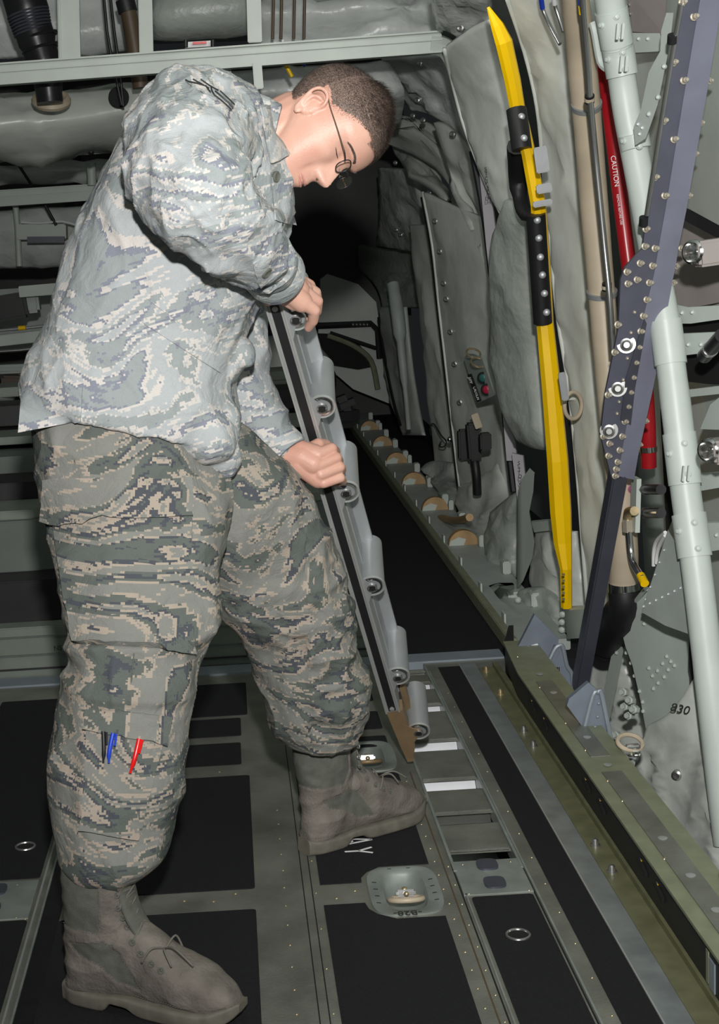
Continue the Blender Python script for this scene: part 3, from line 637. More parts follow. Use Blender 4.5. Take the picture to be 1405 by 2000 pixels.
for ch, (a, b) in zip('STOWED', ((949, 331), (950, 340), (951, 349), (952, 358), (954, 367), (955, 376))): text('letter', ch, pr(11, SW(a, b, -.03)), SW(a, b, -.03), (1, .35, 0), (0, 0, 1), 'ink', pl)
text('letters', 'LHS', pr(11, SW(956, 388, -.03)), SW(956, 388, -.03), (1, .35, 0), (0, 0, 1), 'ink', pl)
pl = flatstrip('placard_strip', 'pinkish lower placard strip beside the curved grey bracket', 'placard', [(1000, 885), (1006, 930), (1012, 990)], [(1022, 890), (1026, 930), (1032, 990)], -.02, 'lilac')
for ch, (a, b) in zip('STOWED', ((1014, 905), (1015, 918), (1016, 931), (1018, 944), (1019, 957), (1020, 970))): text('letter', ch, pr(11, SW(a, b, -.035)), SW(a, b, -.035), (1, .35, 0), (0, 0, 1), 'ink', pl)
# ---- yellow pole
yp = [(954, 14, 3), (972, 51, 13), (985, 83, 17), (1002, 158, 16), (1012, 215, 15), (1021, 250, 15), (1033, 300, 14), (1043, 350, 15), (1052, 400, 15), (1054, 430, 16), (1060, 530, 17), (1065, 630, 17), (1078, 760, 19), (1090, 900, 21), (1096, 1000, 21), (1100, 1060, 18), (1106, 1110, 12), (1107, 1185, 11)]
c0 = SW(1107, 1185, -.06); t = root('yellow_pole', 'long bright yellow eight-sided pole with black sleeves clamped upright on the wall', 'pole', c0)
def ypt(a, b, dx=-.06): return SW(a, b, dx)
def poleY(b): return interp([(y_, SW(x_, y_, -.06).y) for x_, y_, _ in yp], b)
MB().tube([ypt(a, b) for a, b, _ in yp], [pr(r, ypt(a, b)) for a, b, r in yp], 8).build('shaft', 'yellow', t, smooth=False)
for (A, B_) in (((1009, 213, 18), (1020, 292, 17)), ((1047, 418, 17), (1061, 630, 18))):
    a, b = ypt(A[0], A[1]), ypt(B_[0], B_[1]); mid = [W(A[0] + (B_[0] - A[0]) * k / 4, A[1] + (B_[1] - A[1]) * k / 4, poleY(A[1] + (B_[1] - A[1]) * k / 4)) for k in range(5)]
    MB().tube([m_ + (CAM - m_).normalized() * .018 for m_ in mid], pr(A[2], a) + .003, 10).build('black_sleeve', 'black', t)
q = MB().tube([ypt(1010, 285, -.055), ypt(1012, 350, -.04), ypt(1022, 410, -.05), ypt(1046, 430)], [pr(20, a), pr(19, a), pr(15, a), pr(10, a)], 10, smooth=4); q.build('black_loop', 'black', t)
for (a, b) in ((1021, 228), (1026, 270), (1052, 430), (1055, 465), (1058, 502), (1062, 537), (1066, 573), (1070, 610)):
    p = W(a - 2, b, poleY(b)); p = p + (CAM - p).normalized() * (pr(19, p) + .020); MB().lathe(p, CAM - p, [(pr(7, p), -.003), (pr(7, p), .001), (pr(5, p), .003), (.001, .0032)], 14).build('screw', 'alu', t)
for (a, b, w_, h_) in ((1050, 312, 26, 50), (1055, 368, 30, 18), (1052, 397, 38, 12), (1093, 755, 14, 56)):
    p = ypt(a + 8, b, -.075); MB().box(p, (pr(w_, p), .012, pr(h_, p)), Matrix.Rotation(-.12, 3, 'Y'), .003).build('clamp', 'alu', t)
for k in range(5): p = ypt(1101, 1122 + 12 * k, -.095); MB().box(p, (.008, .002, .007)).build('stencil_mark', 'olive', t)
# ---- beige duct with straps, steel line, red hose
dp = [(1121, -40, 26), (1133, 90, 27), (1144, 195, 28), (1154, 310, 27), (1162, 412, 27), (1176, 579, 26), (1192, 760, 26), (1206, 900, 26), (1217, 1010, 27), (1219, 1136, 28)]
t = root('air_duct', 'long beige duct tube rising behind the slate beam with thin straps', 'duct', SW(1219, 1240, 0))
D_ = lambda a, b, dx=0.: SW(a, b, dx)
MB().tube([D_(a, b) for a, b, _ in dp], [pr(r, D_(a, b)) for a, b, r in dp], 28, smooth=4).build('tube', 'beige', t)
for (a, b) in ((1146, 205), (1176, 572)):
    MB().tube([D_(a, b - 4), D_(a, b + 4)], pr(29, D_(a, b)) + .001, 28).build('strap', 'alu', t)
MB().tube([D_(1219, 1136), D_(1220, 1160)], pr(30, D_(1219, 1136)), 28).build('hose_clamp', 'chrome', t)
MB().tube([D_(1220, 1155), D_(1221, 1185), D_(1208, 1215), D_(1188, 1250), D_(1184, 1275)], [pr(r, D_(1219, 1136)) for r in (31, 31, 38, 36, 26)], 28, smooth=4).build('rubber_boot', 'black', t)
p = D_(1206, 1108, 0); nn = (CAM - p).normalized()
MB().box(p + nn * (pr(29, p) + .001), (pr(26, p), .002, pr(22, p)), Matrix.Rotation(-.05, 3, 'Y')).build('data_plate', 'ink', t)
for k in range(3): MB().box(p + nn * (pr(29, p) + .003) + V((.003, 0, (k - 1) * .008)), (pr(18, p), .001, .0025)).build('plate_print', 'inkw', t)
pL = root('hydraulic_line', 'dark shiny thin tube clipped in front of the beige duct', 'pipe', D_(1200, 690, -.05))
ln = [(1137, -20), (1140, 30), (1148, 120), (1153, 195), (1162, 290), (1172, 390), (1182, 490), (1191, 580), (1198, 690)]
MB().tube([D_(a, b, -.055) for a, b in ln], pr(6, D_(1170, 300)), 14, smooth=4).build('tube', 'steel', pL)
MB().tube([D_(1137, 8, -.055), D_(1139, 26, -.055)], pr(7, D_(1170, 300)), 14).build('yellow_band', 'yellow', pL)
MB().tube([D_(1136, -20, -.055), D_(1137, 8, -.055)], pr(7, D_(1170, 300)), 14).build('blue_band', 'blue', pL)
for (a, b) in ((1152, 193), (1186, 560)):
    MB().tube([D_(a, b - 7, -.055), D_(a, b + 7, -.055)], pr(9, D_(a, b)), 14).build('clip', 'black', pL)
    MB().tube([D_(a, b - 3, -.055), D_(a, b + 3, -.055)], pr(9.6, D_(a, b)), 14).build('clip_band', 'beige', pL)
for i, pts in enumerate(([(1056, -12), (1060, 16), (1075, 50), (1094, 86)], [(1081, -12), (1084, 8), (1092, 34), (1101, 62)])):
    tt = root('short_tube', ('thin grey tube with a blue capped end on the pale blanket', 'thin grey tube with a white capped end next to the duct')[i], 'tube', D_(*pts[-1], -.01))
    MB().tube([D_(a, b, -.01) for a, b in pts], pr(4, D_(1080, 50)), 10, smooth=3).build('tube', 'steel', tt); MB().tube([D_(*pts[0], -.01), D_(*pts[1], -.01)], pr(5, D_(1080, 50)), 10).build('cap', ('blue', 'inkw')[i], tt)
hp_ = [(1178, 90), (1188, 180), (1202, 300), (1224, 480), (1246, 640), (1264, 790), (1268, 912)]
t = root('red_hose', 'red sleeve tube lettered CAUTION running behind the slate beam', 'hose', SW(1268, 912, .1))
MB().tube([D_(a, b, .10) for a, b in hp_], pr(15, D_(1222, 470, .1)), 20, smooth=4).build('sleeve', 'red', t)
MB().tube([D_(1187, 200, .10), D_(1189, 208, .10)], pr(17, D_(1222, 470, .1)), 20).build('collar', 'bootfab', t)
MB().tube([D_(1267, 872, .10), D_(1267.5, 882, .10)], pr(17, D_(1222, 470, .1)), 20).build('clamp', 'chrome', t)
for s_, sz, (a, b), (a2, b2) in (('CAUTION', 19, (1204, 325), (1208, 355)), ('REMOVE BEFORE USE', 9, (1213, 400), (1217, 430))):
    p = D_(a, b, .10); e = D_(a2, b2, .10) - p; dn_ = (CAM - p).normalized(); sn_ = dn_.cross(V((0, 0, 1))).normalized(); p = p + (dn_ + sn_ * .18).normalized() * (pr(15, p) + .007)
    text('lettering', s_, pr(sz, p) * (.75 if sz > 20 else .7), p + e * .3, e, (.9, -.4, 0) if False else (CAM - p).cross(e), 'inkw', t)
# ---- big pale tube
gp = [(1186, -40, 29), (1191, 0, 29), (1212, 130, 27), (1225, 217, 27), (1239, 290, 27), (1262, 412, 27), (1300, 625, 27), (1311, 712, 28), (1327, 844, 29), (1340, 960, 29), (1358, 1087, 29), (1378, 1250, 29), (1396, 1400, 30), (1414, 1560, 30), (1425, 1650, 30)]
G = lambda a, b, dx=-.0: SW(a, b, dx + .03)
t = root('structural_tube', 'large pale green tube with bolted collars down the right edge', 'tube', G(1425, 1650))
MB().tube([G(a, b) for a, b, _ in gp], [pr(r, G(a, b)) for a, b, r in gp], 32, smooth=4).build('tube', 'frameL', t)
def sleeve(a, b, r=32, bolts=True):
    n_ = 5; ps = [G(a[0] + (b[0] - a[0]) * k / n_, a[1] + (b[1] - a[1]) * k / n_) for k in range(n_ + 1)]
    MB().tube(ps, pr(r, ps[0]), 32).build('collar', 'frameL', t)
    if bolts:
        for k, sx in ((1, -.25), (4, -.25), (2, .9)):
            p = ps[k]; d = (CAM - p).normalized(); s_ = d.cross(V((0, 0, 1))).normalized(); dd = (d + s_ * sx).normalized()
            MB().lathe(p + dd * pr(r, p), dd, [(.008, -.002), (.008, .002), (.005, .004), (.005, .008), (.001, .009)], 12).build('bolt', 'frameL', t)
sleeve((1194, 20), (1206, 88)); sleeve((1207, 92), (1216, 148), 31); sleeve((1300, 625), (1311, 712), 31, False); sleeve((1238, 262), (1243, 292), 29, True); sleeve((1327, 846), (1339, 946), 32); sleeve((1346, 1004), (1358, 1088), 33)
for (a, b) in ((1211, 62), (1218, 125), (1340, 925)):
    p = G(a, b); d = (CAM - p).normalized()
    for s_ in (-1, 1): MB().box(p + d * (pr(32, p) + .006) + V((s_ * .006, 0, 0)), (.005, .012, pr(30, p)), Matrix.Rotation(.1, 3, 'Y'), .001).build('clip', 'frameL', t)
MB().tube([G(1158, 45, -.03), G(1163, 62, -.03), G(1174, 120, -.03), G(1190, 136, -.02)], .010, 8, smooth=4).build('hand_strap', 'frameL', t)
# brackets reaching right from the tube
def wpoly(name, label, cat, pts, dx, m, th=.02, extra=None):
    ps = sws(pts, dx, .5); q = MB(); e = V((.3, .95, 0)) * th; low = min(ps, key=lambda p: p.z); t = root(name, label, cat, low); q.prism(ps, e); q.build('plate', m, t, ang=30)
    q_ = bvh(t.children[0].data)
    for (a, b, r, mm) in (extra or []):
        h_ = q_.ray_cast(CAM, ray(a, b).normalized()); p = h_[0] if h_[0] is not None else SW(a, b, dx - .004)
        MB().lathe(p, (-.5, -.86, 0), [(pr(r, p), -.004), (pr(r, p), .003), (pr(r * .6, p), .006), (.0005, .0065)], 12).build('bolt', mm, t)
    return t
wpoly('wall_bracket', 'pale bracket plate joining the tube top to the diagonal plate', 'bracket', [(1228, 64), (1290, 65), (1294, 100), (1240, 103)], .12, 'frameL', .03, [(1248, 76, 4, 'frameL'), (1266, 76, 4, 'frameL')])
wpoly('wall_bracket', 'long diagonal pale plate between the tube and the slate beam', 'bracket', [(1302, 25), (1316, 25), (1310, 80), (1285, 205), (1262, 270), (1241, 284), (1238, 248), (1252, 215), (1268, 140), (1290, 100), (1292, 60)], .04, 'frameL', .012, [(1298, 130, 5, 'frameL'), (1286, 190, 5, 'frameL'), (1268, 223, 5, 'frameL'), (1247, 243, 3, 'white'), (1255, 250, 3, 'white'), (1250, 262, 3, 'white')])
wpoly('wall_bracket', 'flat pale arm running right from the tube end', 'bracket', [(1316, 594), (1345, 600), (1420, 596), (1420, 622), (1350, 632), (1322, 632)], .10, 'frameL', .02, [(1333, 611, 4, 'frameL'), (1353, 610, 4, 'frameL')])
wpoly('wall_bracket', 'second flat pale arm just below the first one', 'bracket', [(1330, 652), (1420, 648), (1420, 684), (1338, 694)], .10, 'frameL', .02, [(1345, 673, 4, 'frameL'), (1370, 673, 4, 'frameL')])
wpoly('wall_bracket', 'pale arm beside the lower lamp housing', 'bracket', [(1350, 928), (1420, 922), (1420, 950), (1362, 960)], .10, 'frameL', .02)
wpoly('wall_bracket', 'pale bolted arm on the right of the lowest collar', 'bracket', [(1372, 1022), (1420, 1020), (1420, 1072), (1382, 1078)], .10, 'frameL', .02, [(1400, 1045, 4, 'frameL')])
wpoly('wall_bracket', 'pale shelf strip at the right edge under the black shadow', 'bracket', [(1340, 762), (1420, 752), (1420, 768), (1342, 776)], .14, 'frameL', .01)
wpoly('cabinet', 'smooth grey brown cabinet face behind the slate beam', 'cabinet', [(1300, 440), (1335, 430), (1420, 470), (1420, 588), (1345, 602), (1296, 590)], .16, 'greyfab', .02)
wpoly('cabinet', 'grey brown cabinet at the top behind the pale tube', 'cabinet', [(1226, -20), (1305, -20), (1296, 66), (1236, 62)], .16, 'greyfab', .02, [(1230, 10, 4, 'chrome'), (1232, 28, 4, 'chrome')])
wpoly('recess_shade', 'black strip painted as shade between the two flat pale arms', 'recess', [(1326, 628), (1420, 618), (1420, 652), (1330, 656)], .13, 'hole', .01)  # thin black plates painted as the shade in these gaps
wpoly('recess_shade', 'black plate painted as the ragged shadow below the second arm', 'recess', [(1336, 692), (1420, 680), (1420, 752), (1380, 750), (1340, 745)], .13, 'hole', .01)
wpoly('black_strap', 'broad black strap slanting across the top right panel', 'strap', [(1338, 405), (1350, 410), (1420, 448), (1420, 475), (1336, 430)], .12, 'black', .008)
q = wpoly('side_panel', 'slate grey panel with pale edge beside the lower lamp', 'panel', [(1368, 838), (1388, 790), (1420, 765), (1420, 840)], .10, 'framegrey', .01)
# lamp housings
for i, (a, b, s_) in enumerate(((1362, 492, 1.), (1392, 878, .95))):
    p = SW(a, b, .02); t = root('lamp_housing', ('beige lamp housing with a round lens by the black strap', 'beige lamp housing with a round lens low on the right edge')[i], 'lamp', p - V((0, 0, .03)))
    MB().box(p + V((.06, .0, 0)), (.13, .06, .055 * s_), Matrix.Rotation(-.08, 3, 'Y'), .006).build('housing', 'greyfab', t)
    n_ = V((-.75, -.65, 0)).normalized(); MB().lathe(p + n_ * .012, n_, [(.026, -.01), (.026, .006), (.021, .009), (.018, .003), (.001, .001)], 24).build('lens_rim', 'greyfab' if False else 'chrome', t)
    MB().lathe(p + n_ * .016, n_, [(.017, 0), (.012, .005), (.001, .007)], 20).build('lens', 'glass', t)
    if i == 0: MB().lathe(p + V((.075, -.02, -.045)), (0, 0, -1), [(.012, -.012), (.02, 0), (.02, .008), (.012, .014)], 18).build('knob', 'steel', t)
p = SW(1398, 668, .04); t = root('grab_bar', 'black cylindrical handle poking in at the right edge', 'handle', SW(1374, 700, .04)); MB().tube([SW(1376, 696, .04), SW(1412, 655, .04)], .016, 18).build('grip', 'blacksoft', t); MB().tube([SW(1386, 684, .04), SW(1389, 681, .04)], .0175, 18).build('collar', 'steel', t)

# ================================================================ SLATE BEAM WITH BOLTS
BY = lambda b: 3.05 + (b - 0) * (3.62 - 3.05) / 940. if b < 940 else 3.62 + (b - 940) * (3.98 - 3.62) / 400.
def BW(a, b, o=0.): return W(a, b, BY(b) + o)
t = root('bolted_beam', 'slate grey bolted beam leaning outwards from the rail to the upper right corner', 'beam', BW(1135, 1340))
Lw = [(1338, -40), (1329, 0), (1300, 190), (1265, 412), (1256, 484), (1222, 521), (1213, 545), (1209, 640), (1196, 705), (1183, 769), (1174, 850), (1184, 890), (1194, 928)]
Dv = [(1376, -40), (1368, 0), (1336, 190), (1300, 412), (1287, 484), (1281, 521), (1276, 545), (1252, 640), (1244, 705), (1236, 769), (1221, 850), (1214, 890), (1208, 930)]
Rt = [(1425, -40), (1412, 0), (1380, 190), (1341, 412), (1326, 484), (1320, 521), (1315, 545), (1298, 640), (1287, 705), (1274, 769), (1256, 850), (1247, 890), (1239, 937)]
def ribbon(L, Rr, o1, o2, th):
    a = [BW(x, y, o1) for x, y in L]; b = [BW(x, y, o2) for x, y in Rr]; n = len(a); e = V((.0, th, 0))
    return MB().add(a + b + [p + e for p in a] + [p + e for p in b], [(i, n + i, n + i + 1, i + 1) for i in range(n - 1)] + [(2 * n + i, 2 * n + i + 1, 3 * n + i + 1, 3 * n + i) for i in range(n - 1)] + [(i, i + 1, 2 * n + i + 1, 2 * n + i) for i in range(n - 1)] + [(n + i, 3 * n + i, 3 * n + i + 1, n + i + 1) for i in range(n - 1)] + [(0, 2 * n, 3 * n, n), (n - 1, 2 * n - 1, 4 * n - 1, 3 * n - 1)])
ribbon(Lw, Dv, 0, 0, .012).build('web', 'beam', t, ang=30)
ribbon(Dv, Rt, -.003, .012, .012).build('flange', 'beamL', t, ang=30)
bl = [(1332, 5), (1355, 33), (1315, 122), (1335, 157), (1296, 236), (1316, 272), (1279, 346), (1298, 382), (1261, 447), (1259, 481), (1279, 485), (1250, 514), (1274, 519), (1224, 531), (1244, 546), (1268, 552), (1226, 554), (1263, 585), (1256, 617), (1206, 634), (1251, 647), (1246, 678), (1200, 688), (1240, 708), (1235, 737), (1187, 771), (1230, 766), (1225, 794), (1220, 823), (1215, 852), (1178, 852), (1190, 866), (1210, 879), (1188, 890), (1206, 902), (1203, 916), (1201, 929)]
bproto = None
for a, b in bl:
    p = BW(a, b, 0)
    if bproto is None:
        q = MB().lathe((0, 0, 0), (.25, -1, 0), [(.0085, 0), (.0085, .003), (.006, .004), (.006, .011), (.0035, .014), (.0035, .017)], 12); me = q.mesh('bolt'); me.materials.append(M['bolt']); bproto = me
        for pg in me.polygons: pg.use_smooth = True
        me.set_sharp_from_angle(angle=.6)
    o = bpy.data.objects.new('bolt', bproto); col.objects.link(o); o.parent = t; o.location = p - t.location
for a, b in ((1352, 230), (1386, 158), (1369, 240), (1358, 300), (1346, 382), (1330, 485), (1322, 520), (1316, 552), (1292, 676), (1284, 712), (1262, 822), (1250, 868)):
    o = bpy.data.objects.new('bolt', bproto); col.objects.link(o); o.parent = t; o.location = BW(a, b, .06) - t.location; o.scale = (.8, .8, .8)
for a, b in ((1224, 672), (1207, 757), (1190, 840)):
    MB().lathe(BW(a, b, 0), (-.25, -1, .0), [(.022, 0), (.022, .004), (.015, .004), (.015, .016), (.011, .017), (.011, .028), (.007, .031)], 18).build('large_bolt', 'steel', t, ang=30)
q = MB().tube([BW(1331, 8, -.012), BW(1300, 190, -.012), BW(1264, 420, -.012)], .0055, 12, smooth=3); q.build('rod', 'steel', t)
for a, b in ((1314, 76), (1258, 432)): MB().tube([BW(a, b - 8, -.012), BW(a - 1, b + 8, -.012)], .010, 12).build('clip', 'black', t)
q = MB(); sl = [(1258, 622), (1263, 632), (1240, 760), (1232, 830), (1212, 820), (1222, 740)]; q.prism([BW(a, b, -.004) for a, b in sl[:]], (0, -.004, 0)); q.build('link_plate', 'beamD', t, ang=30)
for (a, b) in ((1240, 610), (1233, 650), (1226, 700), (1218, 742), (1210, 785), (1206, 808)): MB().dome(BW(a, b, -.001), (0, -1, 0), .0045, .005, 8).build('rivet', 'bolt', t)
# lower strut
s_ = root('hinged_strut', 'dark slate strut running down from the bolted beam to the blue grey brackets', 'strut', BW(1130, 1345))
a, b = BW(1208, 925, .02), BW(1132, 1345, .02)
MB().bar(a, b, .038, .05, V((0, 1, 0)), .004).build('strut', 'beamD', s_)

# ================================================================ SMALLER WALL ITEMS
t = root('caution_switch', 'small white switch box with green and red buttons lettered CAUTION', 'switch', SW(950, 786, -.03))
bx = lambda a, b, dx=-.03: SW(a, b, dx)
MB().prism([bx(906, 700), (bx(940, 694)), bx(967, 772), bx(934, 787)], (.02, .035, 0)).build('housing', 'white' if False else 'frameL', t)
MB().prism([bx(913, 732, -.035), bx(921, 730, -.035), bx(940, 782, -.035), bx(932, 785, -.035)], (.002, .004, 0)).build('label_strip', 'ink', t)
for (a, b, m) in ((944, 738, 'greenl'), (951, 761, 'redl')):
    p = bx(a, b, -.034); MB().lathe(p, (-.5, -.87, 0), [(pr(12, p), 0), (pr(12, p), .003), (pr(9, p), .004)], 20).build('bezel', 'blacksoft', t); MB().dome(p + V((-.002, -.004, 0)), (-.5, -.87, 0), pr(8, p), .006, 14).build('button', m, t)
for s_, (a, b) in (('JUMP', (920, 743)), ('CAUTION', (931, 768))):
    p = bx(a, b, -.038); text('lettering', s_, pr(10, p), p, SW(a + 8, b + 24, -.038) - p, (1, .3, .3), 'inkw', t)
for (a, b) in ((925, 690), (934, 708)): p = bx(a, b, -.045); MB().ring(p, (.2, -.6, .8), pr(14, p), .004, 20, 8).build('wire_ring', 'brass', t)
t = root('black_connector', 'black plug connector with cable hanging under the switch box', 'connector', SW(930, 945, -.03))
p = bx(925, 862); MB().box(p, (pr(24, p), .06, pr(74, p)), Matrix.Rotation(-.05, 3, 'Y'), .008).build('body', 'black', t)
p = bx(905, 868); MB().box(p, (pr(20, p), .05, pr(60, p)), None, .008).build('side_block', 'black', t); p = bx(948, 862); MB().box(p, (pr(22, p), .05, pr(34, p)), None, .006).build('side_block', 'black', t)
MB().tube([bx(927, 895), bx(931, 925), bx(933, 965)], pr(9, p), 12, smooth=3).build('cable', 'black', t)
p = bx(931, 822); MB().box(p, (pr(14, p), .02, pr(30, p)), Matrix.Rotation(-.3, 3, 'Y'), .002).build('tab', 'beige', t)
t = root('seat_belt_hook', 'small wire hook and ring hanging on the pale blanket', 'hook', SW(870, 878, -.01)); ps = sws([(842, 850), (840, 835), (848, 828), (862, 850), (872, 862), (868, 872), (858, 872), (862, 862)], -.0)
MB().tube(ps, .004, 8, smooth=4).build('wire', 'blacksoft', t); MB().ball(SW(879, 858, -.01), .014, 12).build('ball', 'chrome', t)
p = SW(1117, 790, -.02); t = root('pull_ring', 'oval cream ring hanging under the wall latch right of the pole', 'ring', p - V((0, 0, .05))); MB().ring(SW(1120, 792, -.02), (.4, -1, 0), pr(20, p), .006, 24, 8, sx=1.3).build('ring', 'beige', t)
MB().box(SW(1112, 775, -.0), (.05, .02, .02), None, .003).build('latch', 'frame', t)
# grey plates and blankets at the foot of the wall
wpoly('curved_bracket', 'tall curved grey bracket between blankets left of the pole foot', 'bracket', [(1010, 1150), (1012, 960), (1020, 935), (1034, 916), (1044, 925), (1042, 960), (1034, 1000), (1044, 1060), (1040, 1090), (1022, 1135)], -.06, 'frame', .02)
wpoly('cross_channel', 'grey channel crossing behind the yellow pole foot', 'channel', [(1038, 1020), (1090, 1015), (1090, 1034), (1044, 1040)], -.0, 'frame', .03)
wpoly('grey_block', 'grey bolted block under the yellow pole', 'block', [(1104, 1192), (1142, 1190), (1140, 1246), (1108, 1248)], -.05, 'frame', .05, [(1099, 1200, 6, 'frame'), (1098, 1215, 6, 'frame'), (1098, 1230, 6, 'frame')])
for i, (rows, lab, m, dx) in enumerate((
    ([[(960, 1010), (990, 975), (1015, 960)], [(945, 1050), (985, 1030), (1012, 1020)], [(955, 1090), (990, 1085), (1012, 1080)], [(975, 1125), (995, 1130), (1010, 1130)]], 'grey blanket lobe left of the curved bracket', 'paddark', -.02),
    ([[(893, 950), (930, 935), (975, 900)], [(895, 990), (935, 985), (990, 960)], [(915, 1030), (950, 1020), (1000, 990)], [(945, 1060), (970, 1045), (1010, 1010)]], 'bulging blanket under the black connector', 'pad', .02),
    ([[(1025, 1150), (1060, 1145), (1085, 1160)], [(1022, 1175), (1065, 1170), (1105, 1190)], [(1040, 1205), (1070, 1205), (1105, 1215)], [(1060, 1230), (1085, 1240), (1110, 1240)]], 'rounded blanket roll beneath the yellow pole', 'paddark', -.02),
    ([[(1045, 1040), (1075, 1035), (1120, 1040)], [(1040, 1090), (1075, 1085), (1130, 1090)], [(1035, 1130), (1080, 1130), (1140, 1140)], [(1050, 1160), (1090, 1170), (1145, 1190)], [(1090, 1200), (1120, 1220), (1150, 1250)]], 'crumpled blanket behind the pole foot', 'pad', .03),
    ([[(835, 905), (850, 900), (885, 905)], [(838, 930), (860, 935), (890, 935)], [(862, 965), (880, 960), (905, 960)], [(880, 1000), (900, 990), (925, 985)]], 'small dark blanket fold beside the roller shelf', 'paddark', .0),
    ([[(1150, 1250), (1180, 1250), (1215, 1255)], [(1148, 1320), (1185, 1330), (1235, 1340)], [(1150, 1400), (1200, 1410), (1260, 1420)], [(1180, 1470), (1230, 1490), (1290, 1510)]], 'green grey blanket behind the brackets at the wall foot', 'pad', .10),
    ([[(1262, 1420), (1310, 1390), (1365, 1310)], [(1243, 1500), (1300, 1470), (1385, 1420)], [(1280, 1575), (1340, 1545), (1425, 1500)], [(1310, 1640), (1365, 1625), (1440, 1600)], [(1370, 1710), (1410, 1700), (1460, 1690)]], 'loose crumpled blanket marked 830 at the lower right', 'pad', .0))):
    tt = blanket(lab, rows, dx, m=m, puff=.04 if i < 5 else .015, wr=.025, ws=6, th=.02, seed=i * 2.2, group=None, studs=[(1325, 1512)] if i == 6 else None)
    if i == 6: p = SW(1327, 1386, -.06); h_ = bvh(tt.children[0].data).ray_cast(CAM, ray(1327, 1386).normalized()); p = (h_[0] + h_[1] * (.004 if h_[1].dot(CAM) > 0 else -.004)) if h_[0] is not None else p; p = p + (CAM - p).normalized() * .045; text('marking', '830', pr(26, p), p, (1, 0, -.28), (0, -.2, 1), 'ink', tt)
rivs = [(1268, 1305), (1275, 1320), (1285, 1310), (1295, 1296), (1303, 1282), (1311, 1292), (1298, 1322), (1306, 1308), (1318, 1300), (1286, 1334), (1277, 1345), (1218, 1252), (1224, 1275), (1233, 1295), (1240, 1320), (1250, 1350), (1256, 1371), (1257, 1389), (1232, 1206), (1259, 1218)]
t = wpoly('gusset_plate', 'pale riveted gusset plate left of the large tube', 'plate', [(1210, 1214), (1214, 1204), (1262, 1148), (1270, 1152), (1350, 1230), (1345, 1400), (1300, 1440), (1265, 1440), (1252, 1370), (1236, 1300), (1222, 1262)], .03, 'frameL', .02, [(a, b, 4, 'frame') for a, b in rivs] + [(1218, 1220, 5, 'bolt')])
MB().tube(sws([(1212, 1216), (1216, 1206), (1262, 1150)], .02), .006, 8).build('edge', 'frameL', t)
wpoly('dark_gusset', 'dark grey triangular sheet with a dotted rivet line over the gusset plate', 'plate', [(1254, 1196), (1305, 1036), (1350, 1110), (1350, 1240), (1300, 1222)], -.0, 'framegrey', .012, [(1258 + 12 * k, 1184 - 6 * k, 2, 'white') for k in range(7)] + [(1262 + 9 * k, 1170 - 24 * k, 1.6, 'white') for k in range(5)])
wpoly('angled_plate', 'narrow angled grey plate with one bolt left of the gusset', 'plate', [(1172, 1395), (1196, 1272), (1214, 1262), (1218, 1272), (1190, 1412)], .0, 'frame', .02, [(1205, 1275, 4, 'framegrey')])
wpoly('recess_shade', 'black strip painted as gap shade right of the gusset plate beside the tube', 'recess', [(1348, 1110), (1362, 1110), (1385, 1400), (1372, 1440), (1346, 1300)], .05, 'hole', .01)  # black plate put in as the shade beside the tube
t = root('bolt_cluster', 'stack of grey green bolts low between the rail and the gusset', 'bolts', SW(1230, 1400, .0))
for (a, b) in ((1220, 1352), (1232, 1368), (1222, 1380), (1240, 1386), (1230, 1398), (1205, 1436), (1232, 1470), (1238, 1492)): p = SW(a, b, .0); MB().lathe(p, (-.6, -.5, .2), [(.012, -.01), (.012, .006), (.008, .008), (.008, .016)], 6).build('bolt', 'frame', t, ang=30)
# hydraulic fittings
for i, (a, b) in enumerate(((1268, 956), (1270, 1002))):
    t = root('hose_fitting', ('upper black hose fitting with pink paint beside the beam foot', 'lower black hose fitting with pink paint feeding the brass elbow')[i], 'fitting', SW(a, b + 8, .02), 'black hose fittings')
    f0 = lambda x: SW(x, b, .02)
    MB().tube([f0(1232), f0(1250)], .010, 12).build('pink_mark', 'pink', t); MB().tube([f0(1250), f0(1262)], .016, 6).build('hex_nut', 'blacksoft', t, smooth=False); MB().tube([f0(1262), f0(1292)], .013, 14).build('hose', 'blacksoft', t)
t = root('brass_elbow', 'brass elbow fitting with a bent bright pipe in front of the lower duct', 'pipe', SW(1260, 1145, -.0)); f0 = lambda a, b: SW(a, b, -.02)
MB().tube([f0(1240, 998), f0(1228, 1000), f0(1227, 1016)], .012, 12, smooth=3).build('elbow', 'brass', t); MB().tube([f0(1227, 1014), f0(1228, 1038)], .015, 6).build('nut', 'bolt', t, smooth=False)
MB().tube([f0(1229, 1038), f0(1233, 1080), f0(1240, 1105), f0(1256, 1130)], .009, 14, smooth=4).build('pipe', 'chrome', t); MB().tube([f0(1252, 1124), f0(1260, 1140)], .011, 14).build('yellow_band', 'yellow', t)
MB().box(SW(1242, 985, .0), (.012, .05, .14), Matrix.Rotation(.04, 3, 'Y')).build('mount_plate', 'frame', t)
t = root('white_wire_loop', 'loop of thin white wire beside the dark triangular sheet', 'wire', SW(1276, 1110, .06)); MB().tube(sws([(1300, 1040), (1284, 1055), (1278, 1075), (1277, 1105)], .06), .005, 8, smooth=4).build('wire', 'inkw', t); MB().tube(sws([(1300, 1046), (1290, 1062), (1284, 1080), (1282, 1100)], .06), .005, 8, smooth=4).build('wire', 'inkw', t)
wpoly('recess_shade', 'black vertical strip painted as shade between the fittings and the tube', 'recess', [(1290, 800), (1300, 800), (1316, 1010), (1302, 1045)], .12, 'hole', .01)  # black plate for the shade behind the fittings

